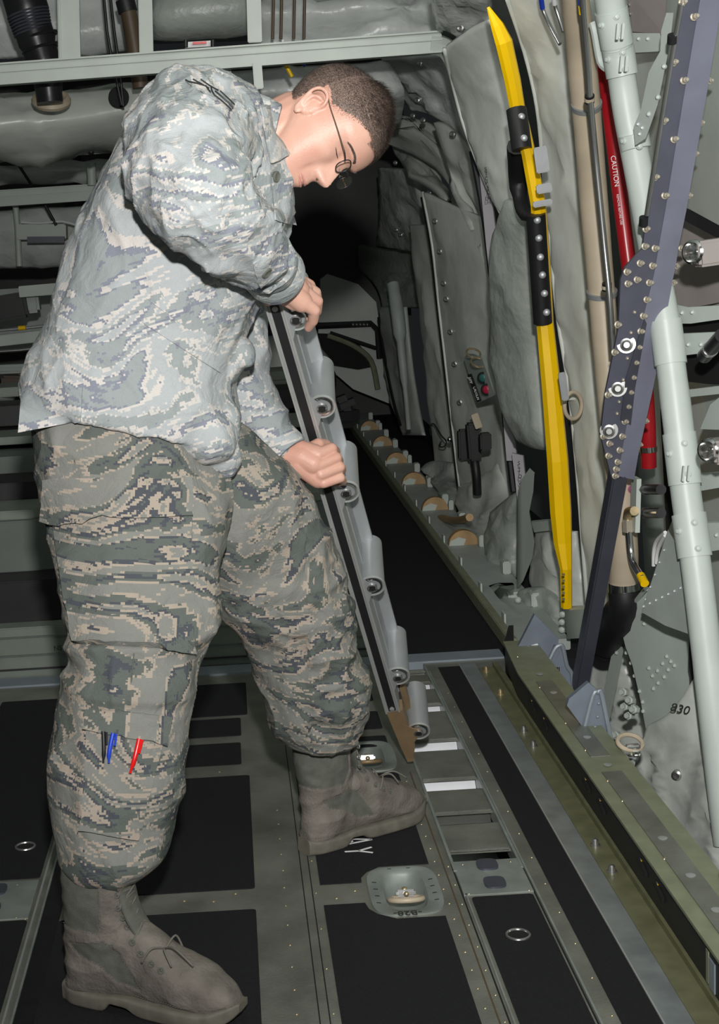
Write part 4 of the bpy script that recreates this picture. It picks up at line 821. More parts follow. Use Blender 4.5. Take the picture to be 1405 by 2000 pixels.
# ================================================================ SIDEWALL ROLLER SHELF BEYOND THE HINGE
t = root('roller_shelf', 'low grey shelf running back along the wall with tan rollers', 'shelf', V((.93, 7.5, 0)))
MB().box((.935, 7.75, .018), (.17, 6.6, .036), None, .003).build('shelf', 'framegrey', t)
MB().box((.838, 7.75, .022), (.030, 6.6, .05), None, .003).build('kerb', 'oliveL', t)
for i in range(14): MB().box((.856, 4.7 + i * .45, .05), (.006, .05, .04)).build('tab', 'frame', t)
for i in range(12): MB().box((1.0, 4.9 + i * .52, .06), (.03, .06, .05), None, .004).build('lug', 'frame', t)
rpx = [(720, 790, 19), (746, 826, 20), (774, 868, 21), (808, 918, 23), (850, 982, 27), (906, 1058, 31)]
proto = None; labs = ['farthest tan roller on the wall shelf', 'second farthest tan roller on the wall shelf', 'tan roller on the shelf left of the tapered rod', 'tan roller on the shelf under the wire hook', 'tan roller on the shelf, second nearest of the half discs', 'nearest tan half disc roller on the shelf']
for (a, b, r), lab in zip(rpx, labs):
    p = WX(a, b, .93); p.z = .036
    if proto is None:
        proto = root('shelf_roller', lab, 'roller', p, 'tan rollers on the wall shelf')
        q = MB(); pts = [p + V((.062 * math.cos(x), 0, .062 * math.sin(x))) for x in [math.pi * k / 20 for k in range(21)]]; q.prism(pts, (0, .04, 0)); q.build('disc', 'disc', proto, ang=30)
        q = MB(); q.prism([p + V((-.062, -.004, 0)), p + V((.0, -.004, 0)), p + V((.01, -.004, .025)), p + V((-.02, -.004, .035)), p + V((-.055, -.004, .02))], (0, .004, 0)); q.build('guard', 'frame', proto)
        MB().box(p + V((.075, 0, .02)), (.022, .03, .05), None, .004).build('mount', 'frame', proto)
    else: dup(proto, p, lab)
t = root('roller_hook', 'tan hooked roller arm behind the nearest half disc roller', 'hook', V((.93, 6.25, .036))); 
MB().tube([WX(a, b, .93) + V((0, 0, .02)) for a, b in ((866, 1045), (856, 1040), (854, 1028), (862, 1020), (890, 1026), (918, 1020))], .016, 10, smooth=4).build('arm', 'disc', t)
t = root('latch_pedal', 'pale grey curved latch pedal on the shelf near the blue grey bracket', 'latch', V((.93, 4.95, .036)))
p = WX(960, 1155, .93); MB().prism([WX(a, b, .9) for a, b in ((934, 1165), (950, 1150), (975, 1142), (1005, 1142), (1005, 1152), (985, 1160), (975, 1178), (940, 1178))], (0, .03, 0)).build('pedal', 'frame', t, ang=30)
MB().box(WX(1005, 1180, .96), (.05, .06, .10), None, .006).build('mount', 'frame', t); MB().dome(WX(1009, 1168, .95) + V((0, -.03, 0)), (0, -1, 0), .012, .012).build('bolt', 'frame', t)

# ================================================================ CEILING BEAMS AND LEFT BACKGROUND
def bm_t(label, y0, pL, pR, h, extra=True, m='frame', name='ceiling_beam'):
    a, b = W(*pL, y0), W(*pR, y0); t = root(name, label, 'beam', (a + b) / 2 - V((0, 0, h / 2)))
    MB().bar(a, b, .05, h, V((0, 0, 1)), .003).build('web', m, t)
    if extra:
        for dz, w_ in ((h * .12, .012), (h * .48, .03), (-h * .48, .03)): MB().bar(a + V((0, -.03, dz)), b + V((0, -.03, dz)), w_, .006, V((0, 0, 1))).build('flange', m, t)
    return t
bm_t('long pale beam crossing the ceiling above the head', 5.4, (-120, 156), (862, 84), .072)
t = root('beam_corner', 'curved corner piece where the ceiling beam turns down the wall', 'beam', W(890, 150, 5.4))
MB().tube([W(840, 86, 5.4), W(868, 92, 5.4), W(885, 112, 5.4), W(898, 150, 5.42), W(915, 200, 5.45)], .036, 8, smooth=4).build('web', 'frame', t)
bm_t('second pale ceiling beam behind the back of the jacket', 8.2, (-60, 392), (330, 366), .085)
bm_t('short pale beam low at the left behind the jacket', 8.0, (38, 570), (120, 563), .06, False)
bm_t('pale pipe shelf behind the waist at the left edge', 8.0, (-60, 672), (90, 655), .06, False)
# posts standing on the first beam
for (x0, x1, y1, yy, lab) in ((115, 158, 118, 5.4, 'wide pale post rising from the ceiling beam beside the black duct'), (273, 300, 110, 5.4, 'pale post left of the grey window shaped bay'), (484, 512, 84, 5.4, 'pale post with thin rods to its right'), (497, 515, 175, 5.35, 'short pale post hanging below the beam behind the neck')):
    a = W((x0 + x1) / 2 + (0 if y1 < 130 else 0), y1, yy); b = W((x0 + x1) / 2 - 4, -60 if y1 < 130 else 122, yy); t = root('beam_post', lab, 'post', a)
    MB().bar(a, b, pr(x1 - x0, a), .03, V((0, 1, 0)), .003).build('post', 'frame', t)
    if x1 - x0 > 30: MB().bar(a + V((-.03, -.02, 0)), b + V((-.03, -.02, 0)), .006, .006, V((0, 1, 0))).build('ridge', 'frame', t)
def rods(label, pts, r, y, m='framegrey', name='thin_rod', cat='rod', grp=None):
    ps = [W(a, b, y) for a, b in pts]; t = MB().tube(ps, pr(r, ps[0]), 10, smooth=2).build(name, m); tag(t, label, cat, grp); return t
rods('left one of two thin rods beside the brown duct', [(200, -40), (209, 60), (220, 120), (238, 205)], 3, 5.8, 'blacksoft')
rods('right one of two thin rods beside the brown duct', [(212, -40), (223, 60), (233, 130), (241, 207)], 3, 5.8, 'blacksoft')
for k, x in enumerate((533, 549, 574, 594)): rods('thin brown rod above the beam, %s of four over the head' % ('leftmost', 'second from left', 'third from left', 'rightmost')[k], [(x + 2, -30), (x, 76)], 3, 5.6, 'brown', grp='four thin rods over the head')
t = root('black_duct', 'fat black ribbed duct coming down at the upper left corner', 'duct', W(98, 205, 5.9))
dps = [W(a, b, 5.7) for a, b in ((30, -60), (48, 0), (66, 60), (82, 110), (92, 150), (98, 200))]
MB().tube(dps, [pr(r, dps[0]) for r in (44, 42, 38, 34, 28, 26)], 28, smooth=5).build('duct', 'blacksoft', t)
for k in range(7): a, b = 55 + k * 1.6, 26 + k * 6; MB().ring(W(a, b, 5.7), W(66, 60, 5.7) - W(48, 0, 5.7), pr(41 - k * .6, dps[0]), .004, 28, 6).build('rib', 'beamD', t)
for a, b, r in ((80, 72, 37), (84, 95, 36)): MB().ring(W(a - 4, b, 5.7), dps[2] - dps[1], pr(r, dps[0]), .006, 28, 6).build('clamp', 'blacksoft', t)
p = W(100, 196, 5.92); MB().ring(p, (.1, -.6, 1), pr(30, p), .018, 30, 8).build('flange', 'beige', t)
for k in range(8): an = .3 + k * .7; MB().dome(p + V((math.cos(an) * pr(32, p), math.sin(an) * pr(28, p) * .9, -.02 + math.sin(an) * .0)), (0, -.7, .7), .008, .006, 8).build('bolt', 'steel', t)
t = root('brown_duct', 'slim brown duct passing behind the ceiling beam', 'duct', W(275, 172, 5.9)); ps = [W(a, b, 5.8) for a, b in ((236, -60), (252, 30), (264, 100), (275, 172))]
MB().tube(ps, pr(16, ps[0]), 20, smooth=4).build('duct', 'brown', t); MB().tube([W(244, 0, 5.8), W(250, 24, 5.8)], pr(19, ps[0]), 20).build('sleeve', 'black', t)
# padded ceiling pieces
def csheet(label, rows, Y, m='pad2', name='ceiling_blanket', **k):
    R_ = [[W(a, b, yy) for a, b in r] for r, yy in zip(rows, Y)]; low = min((p for r in R_ for p in r), key=lambda p: p.z)
    t = root(name, label, 'insulation blanket', low); sheet(R_, **k).build('cover', m, t, ang=180); return t
t = csheet('sagging grey blanket hanging under the first ceiling beam', [[(-60, 185), (80, 182), (200, 172), (330, 150)], [(-60, 240), (60, 235), (180, 225), (330, 205)], [(-60, 285), (60, 285), (180, 272), (330, 255)], [(-60, 315), (60, 308), (180, 298), (330, 290)]], (6.3, 6.1, 6.3, 6.7), m='pad', puff=.03, wr=.05, ws=2.2, th=.02, st=(1, 1, 2))
MB().tube([W(a, b, 6.68) for a, b in ((-60, 313), (60, 306), (180, 296), (330, 288))], .012, 8, smooth=3).build('piping', 'pad', t)
for a, b in ((35, 306), (86, 303), (133, 300), (178, 297)): MB().ball(W(a, b, 6.6), .014, 10).build('stud', 'blacksoft', t)
MB().lathe(W(232, 190, 6.02), (.1, -1, -.1), [(pr(20, W(232, 190, 6.1)), -.0), (pr(19, W(232, 190, 6.1)), .012), (.001, .014)], 24).build('eyelet_hole', 'hole', t)
csheet('crinkled blanket above the ceiling beam at the left', [[(-60, -40), (60, -40), (240, -40), (300, -40)], [(-60, 40), (60, 40), (200, 45), (300, 45)], [(-60, 120), (60, 115), (200, 105), (300, 100)]], (6.6, 6.5, 6.6), puff=.03, wr=.05, ws=3, th=.02)
csheet('smooth dark grey padded bay framed by the two posts', [[(296, -40), (400, -40), (500, -40)], [(296, 30), (400, 20), (500, 10)], [(296, 80), (400, 72), (500, 66)]], (6.0, 5.85, 6.0), m='paddark', puff=.05, wr=.012, ws=3, th=.02)
csheet('crumpled blanket above the beam to the right of the posts', [[(505, -40), (620, -40), (760, -40), (860, -40)], [(505, 20), (620, 15), (760, 15), (870, 20)], [(505, 90), (620, 80), (760, 70), (860, 60)]], (6.0, 6.2, 6.1), puff=.03, wr=.05, ws=3, th=.02)
csheet('blanket panel behind the neck under the beam', [[(400, 140), (500, 132), (600, 128), (760, 120)], [(400, 190), (500, 190), (620, 185), (790, 180)], [(400, 260), (500, 260), (620, 260), (780, 250)]], (6.4, 6.3, 6.8), m='pad2', puff=.02, wr=.04, ws=3, th=.02)
t = root('small_equipment_box', 'small light box with two black knobs and red tag on the ceiling beam', 'box', W(387, 92, 5.5)); MB().box(W(387, 88, 5.5), (.10, .05, .02), None, .003).build('box', 'inkw', t)
for x in (363, 416): MB().tube([W(x, 92, 5.45), W(x, 78, 5.45)], .008, 12).build('knob', 'black', t)
MB().box(W(390, 84, 5.46), (.05, .01, .008)).build('red_tag', 'redp', t)
t = root('junction_box', 'flat grey box above the shoulder with riveted top edge', 'box', W(390, 165, 5.5)); MB().box(W(392, 150, 5.55), (.225, .08, .06), Matrix.Rotation(.05, 3, 'Y'), .003).build('box', 'framegrey', t)
rods('yellow and blue banded tube end behind the hair', [(556, 122), (571, 150)], 4, 5.6, 'yellow', 'banded_tube', 'tube'); rods('blue and white banded tube end right behind the hair', [(586, 112), (596, 130)], 3, 5.6, 'blue', 'banded_tube', 'tube')
# dim clutter at the left edge behind the jacket
csheet('dim blanket row between the second beam and the clutter', [[(-60, 412), (60, 408), (180, 400)], [(-60, 460), (60, 455), (180, 450)], [(-60, 528), (60, 524), (180, 515)]], (8.9, 8.8, 8.9), puff=.03, wr=.05, ws=3, th=.02)
csheet('dim strip of blanket above the second beam', [[(-60, 325), (80, 320), (230, 312)], [(-60, 340), (80, 338), (230, 330)], [(-60, 362), (80, 360), (230, 352)]], (8.9, 8.8, 8.9), puff=.02, wr=.04, ws=4, th=.02)
rods('grey vertical pipe with a black clamp at the left edge', [(30, 400), (34, 440), (38, 520)], 6, 8.5, 'frame', 'vertical_pipe', 'pipe'); rods('pale post stub right of the black duct below', [(178, 318), (180, 362)], 9, 8.1, 'frame', 'post_stub', 'post')
rods('thin cream cable looping above the dim equipment box', [(42, 434), (80, 436), (120, 432), (150, 440)], 2, 8.4, 'inkw', 'thin_cable', 'cable')
rods('black duct continuing down behind the second beam', [(128, 200), (138, 320), (150, 420)], 22, 9.3, 'black', 'lower_black_duct', 'duct')
rods('dark diagonal rod crossing the dim blanket', [(88, 400), (110, 440)], 3, 8.4, 'black'); rods('dark rod slanting down left of the black duct', [(35, 320), (62, 362)], 3, 8.4, 'black')
t = root('equipment_box', 'dim grey equipment box with a dark slot behind the jacket', 'box', W(85, 480, 8.5)); MB().box(W(83, 453, 8.5), (.28, .12, .085), Matrix.Rotation(.05, 3, 'Y'), .006).build('box', 'frame', t); MB().box(W(90, 468, 8.42), (.21, .03, .035), Matrix.Rotation(.05, 3, 'Y')).build('slot', 'beamD', t)
rods('thin pipe with yellow and blue bands behind the back of the jacket', [(-60, 650), (40, 642), (90, 636)], 3, 7.9, 'alu', 'banded_pipe', 'pipe'); rods('short yellow band on the thin pipe', [(36, 641), (50, 640)], 4.5, 7.85, 'yellow', 'pipe_band', 'band')
rods('dark pipe under the pale pipe shelf', [(-60, 690), (40, 684), (80, 678)], 4, 7.8, 'steel', 'dark_pipe', 'pipe')
for i, (a, b, w_, h_, m) in enumerate(((15, 600, .22, .14, 'black'), (60, 590, .10, .12, 'framegrey'), (20, 720, .20, .05, 'framegrey'), (25, 750, .12, .10, 'brown'), (8, 790, .14, .08, 'framegrey'), (50, 735, .07, .05, 'beige'))):
    p = W(a, b, 8.1 + .05 * i); t = MB().box(p, (w_, .1, h_), Matrix.Rotation(.06 * i - .1, 3, 'Y'), .015).build('stowed_gear', m)
    tag(t, ('black rounded lump of gear behind the jacket', 'grey block right of the black lump', 'flat grey piece of gear above the brown block', 'brown block of gear at the left edge', 'lowest grey piece of gear at the left edge', 'tiny cream fitting beside the brown block')[i], 'equipment')
for i, (y0, y1, z0, z1, m, lab) in enumerate(((9.4, 9.6, .75, 1.15, 'framegrey', 'dim grey crate row behind the waist'),)):
    tag(slab(MB(), -2.4, -.55, y0, y1, z0, z1).build('crate_row', m), lab, 'crate')
# far bulkhead
q = MB(); q.box((-.9, 11.25, 1.2), (4.6, .1, 2.9)); wb = q.build('wall_back', 'bulk', kind='structure', smooth=False)
t = root('bulkhead_door', 'far grey green bulkhead panel with a dark arched opening', 'bulkhead', W(690, 800, 10.6))
P_ = lambda a, b, y=10.6: W(a, b, y)
MB().prism([P_(626, 545), P_(640, 535), P_(700, 555), P_(735, 590), (P_(765, 790)), P_(690, 760), P_(620, 700)], (0, .05, 0)).build('panel', 'frame', t)
MB().prism([P_(590, 650, 10.55), P_(640, 652, 10.55), P_(700, 670, 10.55), P_(735, 715, 10.55), P_(700, 722, 10.55), P_(640, 712, 10.55), P_(600, 690, 10.55)], (0, .03, 0)).build('opening', 'hole', t)
MB().tube([P_(600, 637, 10.5), P_(725, 632, 10.5), P_(738, 645, 10.5), P_(742, 700, 10.5)], .022, 8).build('dark_rail', 'black', t)
MB().tube([P_(645, 650, 10.5), P_(735, 680, 10.5)], .014, 8).build('dark_rail', 'black', t)
MB().tube([P_(640, 655, 10.5), P_(690, 675, 10.5), P_(725, 705, 10.5), P_(738, 760, 10.5)], .02, 8, smooth=4).build('arch', 'oliveL', t)
MB().tube([P_(625, 690, 10.4), P_(640, 715, 10.4), P_(652, 735, 10.4), P_(650, 765, 10.4)], .02, 8, smooth=4).build('cable', 'black', t)
for k in range(5): MB().dome(P_(690 + 7 * k, 634, 10.47), (0, -1, 0), .012, .012, 8).build('stud', 'steel', t)
tag(MB().ball(P_(520, 720, 8.5), .001, 24, (380, 300, 190)).build('stowed_bundle', 'pad'), 'dim rounded grey bundle in the dark behind the rail', 'bundle')
q = MB(); q.box(P_(655, 812, 9.3), (.30, .2, .16), Matrix.Rotation(.2, 3, 'Z'), .05); q.box(P_(672, 790, 9.3), (.14, .16, .12), Matrix.Rotation(-.3, 3, 'Y'), .04); tag(q.build('black_bag', 'black'), 'black bag on the aisle floor at the far end', 'bag')

# ================================================================ THE ROLLER RAIL HE HOLDS
ra, rb = W(531, 580, 2.78), W(797, 1490, 3.46)
re2 = ra + (rb - ra) * .925
ax_ = (rb - ra).normalized(); back = (V((0.10, 1, .42))); back = (back - back.dot(ax_) * ax_).normalized(); side = ax_.cross(back).normalized()
if side.x < 0: side = -side
t = root('roller_rail', 'grey metal roller conveyor rail with six rollers held upright by the man', 'roller rail', rb)
def rl(s, o_side, o_back): return ra + (rb - ra) * s + side * o_side + back * o_back
RMX = Matrix((side, ax_, back)).transposed()
def rbox(mb, s0, s1, x0, x1, y0, y1, bev=0.): c = (rl(s0, (x0 + x1) / 2, (y0 + y1) / 2) + rl(s1, (x0 + x1) / 2, (y0 + y1) / 2)) / 2; return mb.box(c, (x1 - x0, (rb - ra).length * (s1 - s0), y1 - y0), RMX, bev)
rbox(MB(), 0, .86, -.0155, .0155, .0, .012, .001).build('face_channel', 'aluL', t)
for x in (-.0155, .0155): rbox(MB(), 0, .86, x - .0022, x + .0022, -.006, .004, .0006).build('lip', 'aluL', t)
rbox(MB(), .012, .855, -.0085, .0085, -.003, .002).build('black_strip', 'black', t)
rbox(MB(), 0.05, .86, .0165, .0175, .0, .06).build('web', 'alu', t)
rbox(MB(), 0.09, .86, .0155, .046, .13, .142, .001).build('rear_channel', 'alu', t)
rbox(MB(), 0.09, .86, .0165, .020, .06, .142).build('web', 'alu', t)
for s_ in (.018, .85): MB().lathe(rl(s_, 0, -.003), -back, [(.006, -.001), (.006, .002), (.003, .003)], 14).build('screw', 'aluL', t)
q = MB(); q.prism([rl(.86, -.016, .0), rl(.86, .024, .0), rl(.955, .030, .0), rl(.998, .014, 0), rl(.998, .0, 0), rl(.955, -.006, 0)], back * .035); q.build('foot', 'tan', t, ang=30)
q = MB(); q.prism([rl(.85, .022, .06), rl(.835, .03, .06), rl(.85, .036, .06), rl(.97, .034, .06), rl(.97, .022, .06)], back * .03); q.build('foot_tab', 'tan', t, ang=30)
rpos = [(578, 620), (629, 792), (676, 958), (727, 1142), (777, 1318), (814, 1428)]
for i, (a, b) in enumerate(rpos):
    # position along the rail and sideways offset from the picture, on the rail's own plane
    c2 = None; n_ = back; d = ray(a, b); tt = ((ra + back * .01) - CAM).dot(n_) / d.dot(n_); c = CAM + d * tt
    s_ = (c - ra).dot(ax_) / (rb - ra).length; w_ = (c - ra).dot(side)
    Rr = (.0265, .0275, .0285, .0285, .0285, .0285)[i]
    if i == 5: w_ = .046; s_ = .925
    q = MB(); cc = rl(s_, w_, 0)
    L0, L1 = .006, .145
    q.lathe(cc, back, [(Rr * .86, L0 + .004), (Rr * .90, L0), (Rr, L0 + .001), (Rr, L1), (Rr * .9, L1 + .002), (Rr * .5, L1 + .001)], 40); ro = q.build('roller', 'alu', t, ang=35)
    MB().lathe(cc, back, [(Rr * .99, L0 - .002), (Rr * 1.02, L0), (Rr * 1.02, L0 + .003), (Rr * .88, L0 + .003), (Rr * .88, L0 - .001)], 40, closed=True).build('rim', 'aluL', ro)
    MB().lathe(cc, back, [(Rr * .80, L0 - .001), (Rr * .80, L0 + .003), (Rr * .66, L0 + .003), (Rr * .66, L0 - .001)], 36, closed=True).build('bearing', 'chrome', ro)
    MB().lathe(cc, back, [(Rr * .86, L0 + .005), (.001, L0 + .0055)], 30).build('bearing_seal', 'steel', ro)
    # teardrop bracket from the rail to the axle, with a socket
    q = MB(); bp = []
    r2 = .0140; ox = .012
    A_ = [rl(s_ - (.055 if i else .02), ox, 0), ]
    lng = (rb - ra).length
    for k in range(13):
        an = math.radians(-110 + 220 * k / 12 ); bp.append(rl(s_ + math.sin(an) * r2 / lng, w_ + math.cos(an) * r2 * .75, 0))
    poly = [rl(s_ - .030 / 1, ox, 0)] + bp + [rl(s_ + .040, ox, 0)]
    q.prism([p - back * .001 for p in poly], back * .004); q.build('bracket', 'alu' if i < 5 else 'tan', t, ang=30)
    MB().lathe(cc, -back, [(.0115, -.003), (.0115, .003), (.0090, .004), (.0082, .001), (.001, .0008)], 24).build('hub', 'steel', t)
    MB().lathe(cc, -back, [(.0082, .0), (.0082, .0032), (.001, .0033)], 6).build('socket', 'hole', t)
# ================================================================ THE MAN
PO = V((-.05, 2.7, 0))
man = thing('person', 'person in grey camouflage uniform and glasses bending over to hold a metal roller rail', 'person', PO)
ix = RM @ V((1, 0, 0)); iy = RM @ V((0, 1, 0)); iz = RM @ V((0, 0, -1))     # right, up and away as the head is turned
def RP(pL, pR, Y, d, tw=0.): # ring from two outline points
    a, b = W(*pL, Y - tw), W(*pR, Y + tw); return ((a + b) / 2, (b - a) / 2, V((0, d, 0)))
# ---- head in its own frame (mm: x forward, y left, z up, origin at the ear line)
MID = [(-108, 66), (-105, 80), (-100, 91), (-94, 96), (-86, 96), (-80, 91.5), (-76, 92.5), (-71, 97), (-67, 97.5), (-64.5, 93.5), (-62, 98), (-57, 99), (-51, 96), (-45, 96), (-41, 100), (-38, 109), (-33, 118), (-28, 120), (-22, 117), (-12, 110), (0, 102), (8, 97.5), (15, 95.5), (22, 97), (30, 101), (36, 102), (45, 101), (60, 98), (75, 92), (90, 82), (105, 67), (118, 48), (128, 30), (135, 14), (139, 0)]
BASE = [(-108, 62), (-100, 78), (-86, 84), (-70, 85), (-50, 85), (-30, 85), (-10, 85), (5, 84), (14, 84), (24, 88), (34, 95), (45, 97), (60, 95.5), (75, 91), (90, 82), (105, 67), (118, 48), (128, 30), (135, 14), (139, 0)]
BACK = [(-108, 40), (-98, 18), (-88, 5), (-76, -5), (-60, -18), (-40, -60), (-20, -76), (0, -88), (25, -97), (45, -99), (62, -97), (80, -90), (98, -76), (115, -54), (128, -32), (135, -16), (139, 0)]
WID = [(-108, 18), (-100, 32), (-92, 42), (-80, 51), (-64, 59), (-45, 65), (-25, 70), (0, 73.5), (25, 76), (50, 77.5), (70, 76), (88, 69), (104, 58), (118, 43), (128, 29), (135, 15), (139, 1.5)]
def gs(y, s): return math.exp(-(y / s) ** 2)
ZW = [(-108, -108), (-94, -92), (-64.5, -55), (-28, -15), (14, 28), (32, 43), (60, 66), (139, 147)]
def headpt(z, t):
    x0 = interp([(-108, 50), (-60, 25), (0, 2), (139, 0)], z)
    b = interp(WID, z); fr = interp(BASE, z) - x0; bk = x0 - interp(BACK, z)
    c, s = math.cos(t), math.sin(t); e = 2 / interp([(-108, 2.2), (-60, 2.3), (0, 2.5), (60, 2.35), (139, 2)], z)
    x = x0 + (fr if c > 0 else bk) * math.copysign(abs(c) ** e, c); y = b * math.copysign(abs(s) ** e, s)
    if c > 0:
        sg = interp([(-108, 20), (-94, 20), (-80, 22), (-64, 24), (-48, 20), (-42, 17), (-34, 15.5), (-26, 12.5), (-12, 10.5), (5, 9.5), (15, 11), (26, 26), (36, 34), (60, 40)], z)
        x += (interp(MID, z) - interp(BASE, z)) * gs(y, sg)
        x += 7 * gs(abs(y) - 12.5, 6) * gs(z + 33, 7)                       # wings of the nose
        x -= 9 * gs(abs(y) - 31, 15) * gs(z - 12, 10)                        # eye sockets
        x += 6.5 * gs(abs(y) - 31, 10.5) * gs(z - 10, 7)                     # eyelids over the eyeballs
        x += 4 * gs(abs(y) - 28, 18) * gs(z - 29, 6)                         # brow ridge
        x += 4 * gs(abs(y) - 42, 16) * gs(z + 16, 14)                        # cheekbones
        x -= 2.6 * gs(abs(y) - 27, 5) * gs(z + 50, 14)                       # folds beside the mouth
        x -= 2.5 * gs(y, 30) * gs(z + 64.5, 1.8)                             # mouth line
    return V((x, y, interp(ZW, z))) / 1000
hd = MB(); NZ, NT = 150, 120; vs = []; fs = []
zs = [-108 + 247 * (1 - math.cos(math.pi * k / (NZ - 1))) / 2 for k in range(NZ)]
for z in zs:
    for k in range(NT): vs.append(headpt(z, 2 * math.pi * k / NT))
fs = [(i * NT + k, i * NT + (k + 1) % NT, (i + 1) * NT + (k + 1) % NT, (i + 1) * NT + k) for i in range(NZ - 1) for k in range(NT)] + [tuple(range(NT - 1, -1, -1)), tuple((NZ - 1) * NT + k for k in range(NT))]
hd.add(vs, fs)
def ear(mb, s):
    def E(x, y, z): return V((x, s * y, z)) / 1000
    out = [(-2, 72, -26), (-10, 77, -24), (-17, 80, -12), (-24, 84, 4), (-26, 87, 16), (-22, 88, 27), (-11, 87, 33), (0, 84, 30), (6, 79, 21), (5, 75, 10), (2, 74, 2)]
    mb.tube([E(*p) for p in out], [.0045, .0048, .0042, .0036, .0034, .0036, .0038, .0036, .0034, .0032, .003], 10, smooth=4)
    mb.tube([E(*p) for p in [(-9, 78, -12), (-15, 81, 0), (-16, 83, 10), (-10, 83, 18), (-4, 80, 22)]], .0036, 10, smooth=4)
    mb.ball(E(-8, 71, 6), .001, 16, (19, 9, 27), Matrix.Rotation(-.22, 3, 'Y'))
    mb.ball(E(-6, 76, -22), .001, 14, (8, 5, 9))
    mb.ball(E(4, 74, -3), .001, 12, (5, 4, 6))
ear(hd, -1); ear(hd, 1)
YAW = math.radians(16)
df = RM @ V((.34, -.94, 0)); du = RM @ V((.94, .34, 0)); dl = iz
f2 = df * math.cos(YAW) - dl * math.sin(YAW); l2 = dl * math.cos(YAW) + df * math.sin(YAW)
HR = Matrix((f2, l2, du)).transposed()
HO = W(608, 208, 2.66) + dl * .075 + df * .022
HM = Matrix.Translation(HO) @ HR.to_4x4()
def HP(x, y, z): return HM @ (V((x, y, z)) / 1000)
body = MB(); body.add(hd.v, hd.f, HM)
# ---- neck, trunk and limbs (mostly inside the clothes)
n0 = HP(-22, 0, -30); n1 = W(515, 285, 2.74)
body.cone(n0, n1, .060, .066); body.cone(HP(10, 0, -45), W(535, 330, 2.73), .045, .05)
chest = W(400, 330, 2.80); waist = W(280, 620, 2.78); pel = W(250, 860, 2.76)
body.cone(n1, chest, .06, .13); body.cone(chest, waist, .15, .14); body.cone(waist, pel, .14, .15)
rs, re_, rw = W(390, 250, 2.60), W(375, 395, 2.47), W(543, 548, 2.70)
body.chain([(chest, .08), (rs, .07), (re_, .05), (W(470, 480, 2.56), .036), (rw, .026)])
ls, le, lw = W(430, 350, 2.98), W(440, 740, 2.96), W(560, 885, 2.92)
body.chain([(chest, .08), (ls, .07), (le, .048), (lw, .027)])
body.chain([(pel, .10), (W(255, 1270, 2.58), .05), (W(225, 1500, 2.52), .045), (W(215, 1700, 2.46), .035)])
body.chain([(pel, .10), (W(575, 1160, 2.95), .055), (W(620, 1400, 3.02), .04), (W(622, 1500, 3.04), .032)])
# ---- near (right) hand over the top roller
def finger(mb, ps, rr): mb.chain([(W(*p), r) for p, r in zip(ps, rr)])
body.chain([(rw, .0265), (W(560, 552, 2.725), .026), (W(578, 568, 2.74), .026)])
body.chain([(W(552, 540, 2.735), .021), (W(583, 552, 2.79), .019)])
body.chain([(W(556, 560, 2.715), .023), (W(590, 590, 2.73), .020)])
body.chain([(W(560, 545, 2.73), .02), (W(592, 566, 2.76), .019)])
body.chain([(W(548, 573, 2.73), .018), (W(575, 592, 2.735), .015)])
finger(body, [(592, 590, 2.725), (614, 606, 2.735), (612, 626, 2.755), (603, 640, 2.775)], [.0145, .0115, .0100, .0085])
finger(body, [(598, 574, 2.745), (620, 588, 2.76), (619, 608, 2.785), (606, 622, 2.80)], [.0140, .0112, .0098, .0085])
finger(body, [(592, 558, 2.77), (617, 571, 2.79), (621, 590, 2.81), (610, 604, 2.825)], [.0135, .0105, .0092, .008])
finger(body, [(582, 545, 2.80), (606, 556, 2.82), (614, 572, 2.84), (606, 586, 2.85)], [.0125, .0098, .0088, .0075])
body.chain([(W(545, 572, 2.725), .018), (W(524, 585, 2.765), .0125), (W(512, 572, 2.79), .011), (W(506, 560, 2.80), .009)])
# ---- far (left) hand, a fist round the rail with its back to us
body.chain([(lw, .0275), (W(590, 893, 2.905), .027), (W(612, 905, 2.895), .024)])
body.chain([(W(585, 880, 2.91), .022), (W(618, 888, 2.90), .020)])
body.chain([(W(585, 905, 2.905), .024), (W(622, 935, 2.90), .020)])
for mcp, pip, dip, tip, r in (((622, 888, 2.893), (648, 876, 2.905), (656, 882, 2.95), (640, 890, 2.975), .0135), ((624, 908, 2.888), (657, 894, 2.898), (662, 900, 2.945), (644, 908, 2.97), .0135), ((627, 926, 2.888), (664, 912, 2.898), (668, 918, 2.94), (650, 926, 2.965), .0128), ((632, 943, 2.892), (665, 933, 2.90), (670, 940, 2.935), (655, 944, 2.96), .0115)):
    body.chain([(W(*mcp), r), (W(*pip), r * .88), (W(*dip), r * .75), (W(*tip), r * .65)])
body.chain([(W(600, 885, 2.91), .018), (W(622, 868, 2.925), .013), (W(636, 868, 2.95), .0112), (W(646, 874, 2.965), .009)])
bme = remesh(body, .0021, 3, .5)
body_o = link('body', bme, 'skin', man, ang=180)
bb = bvh(bme)
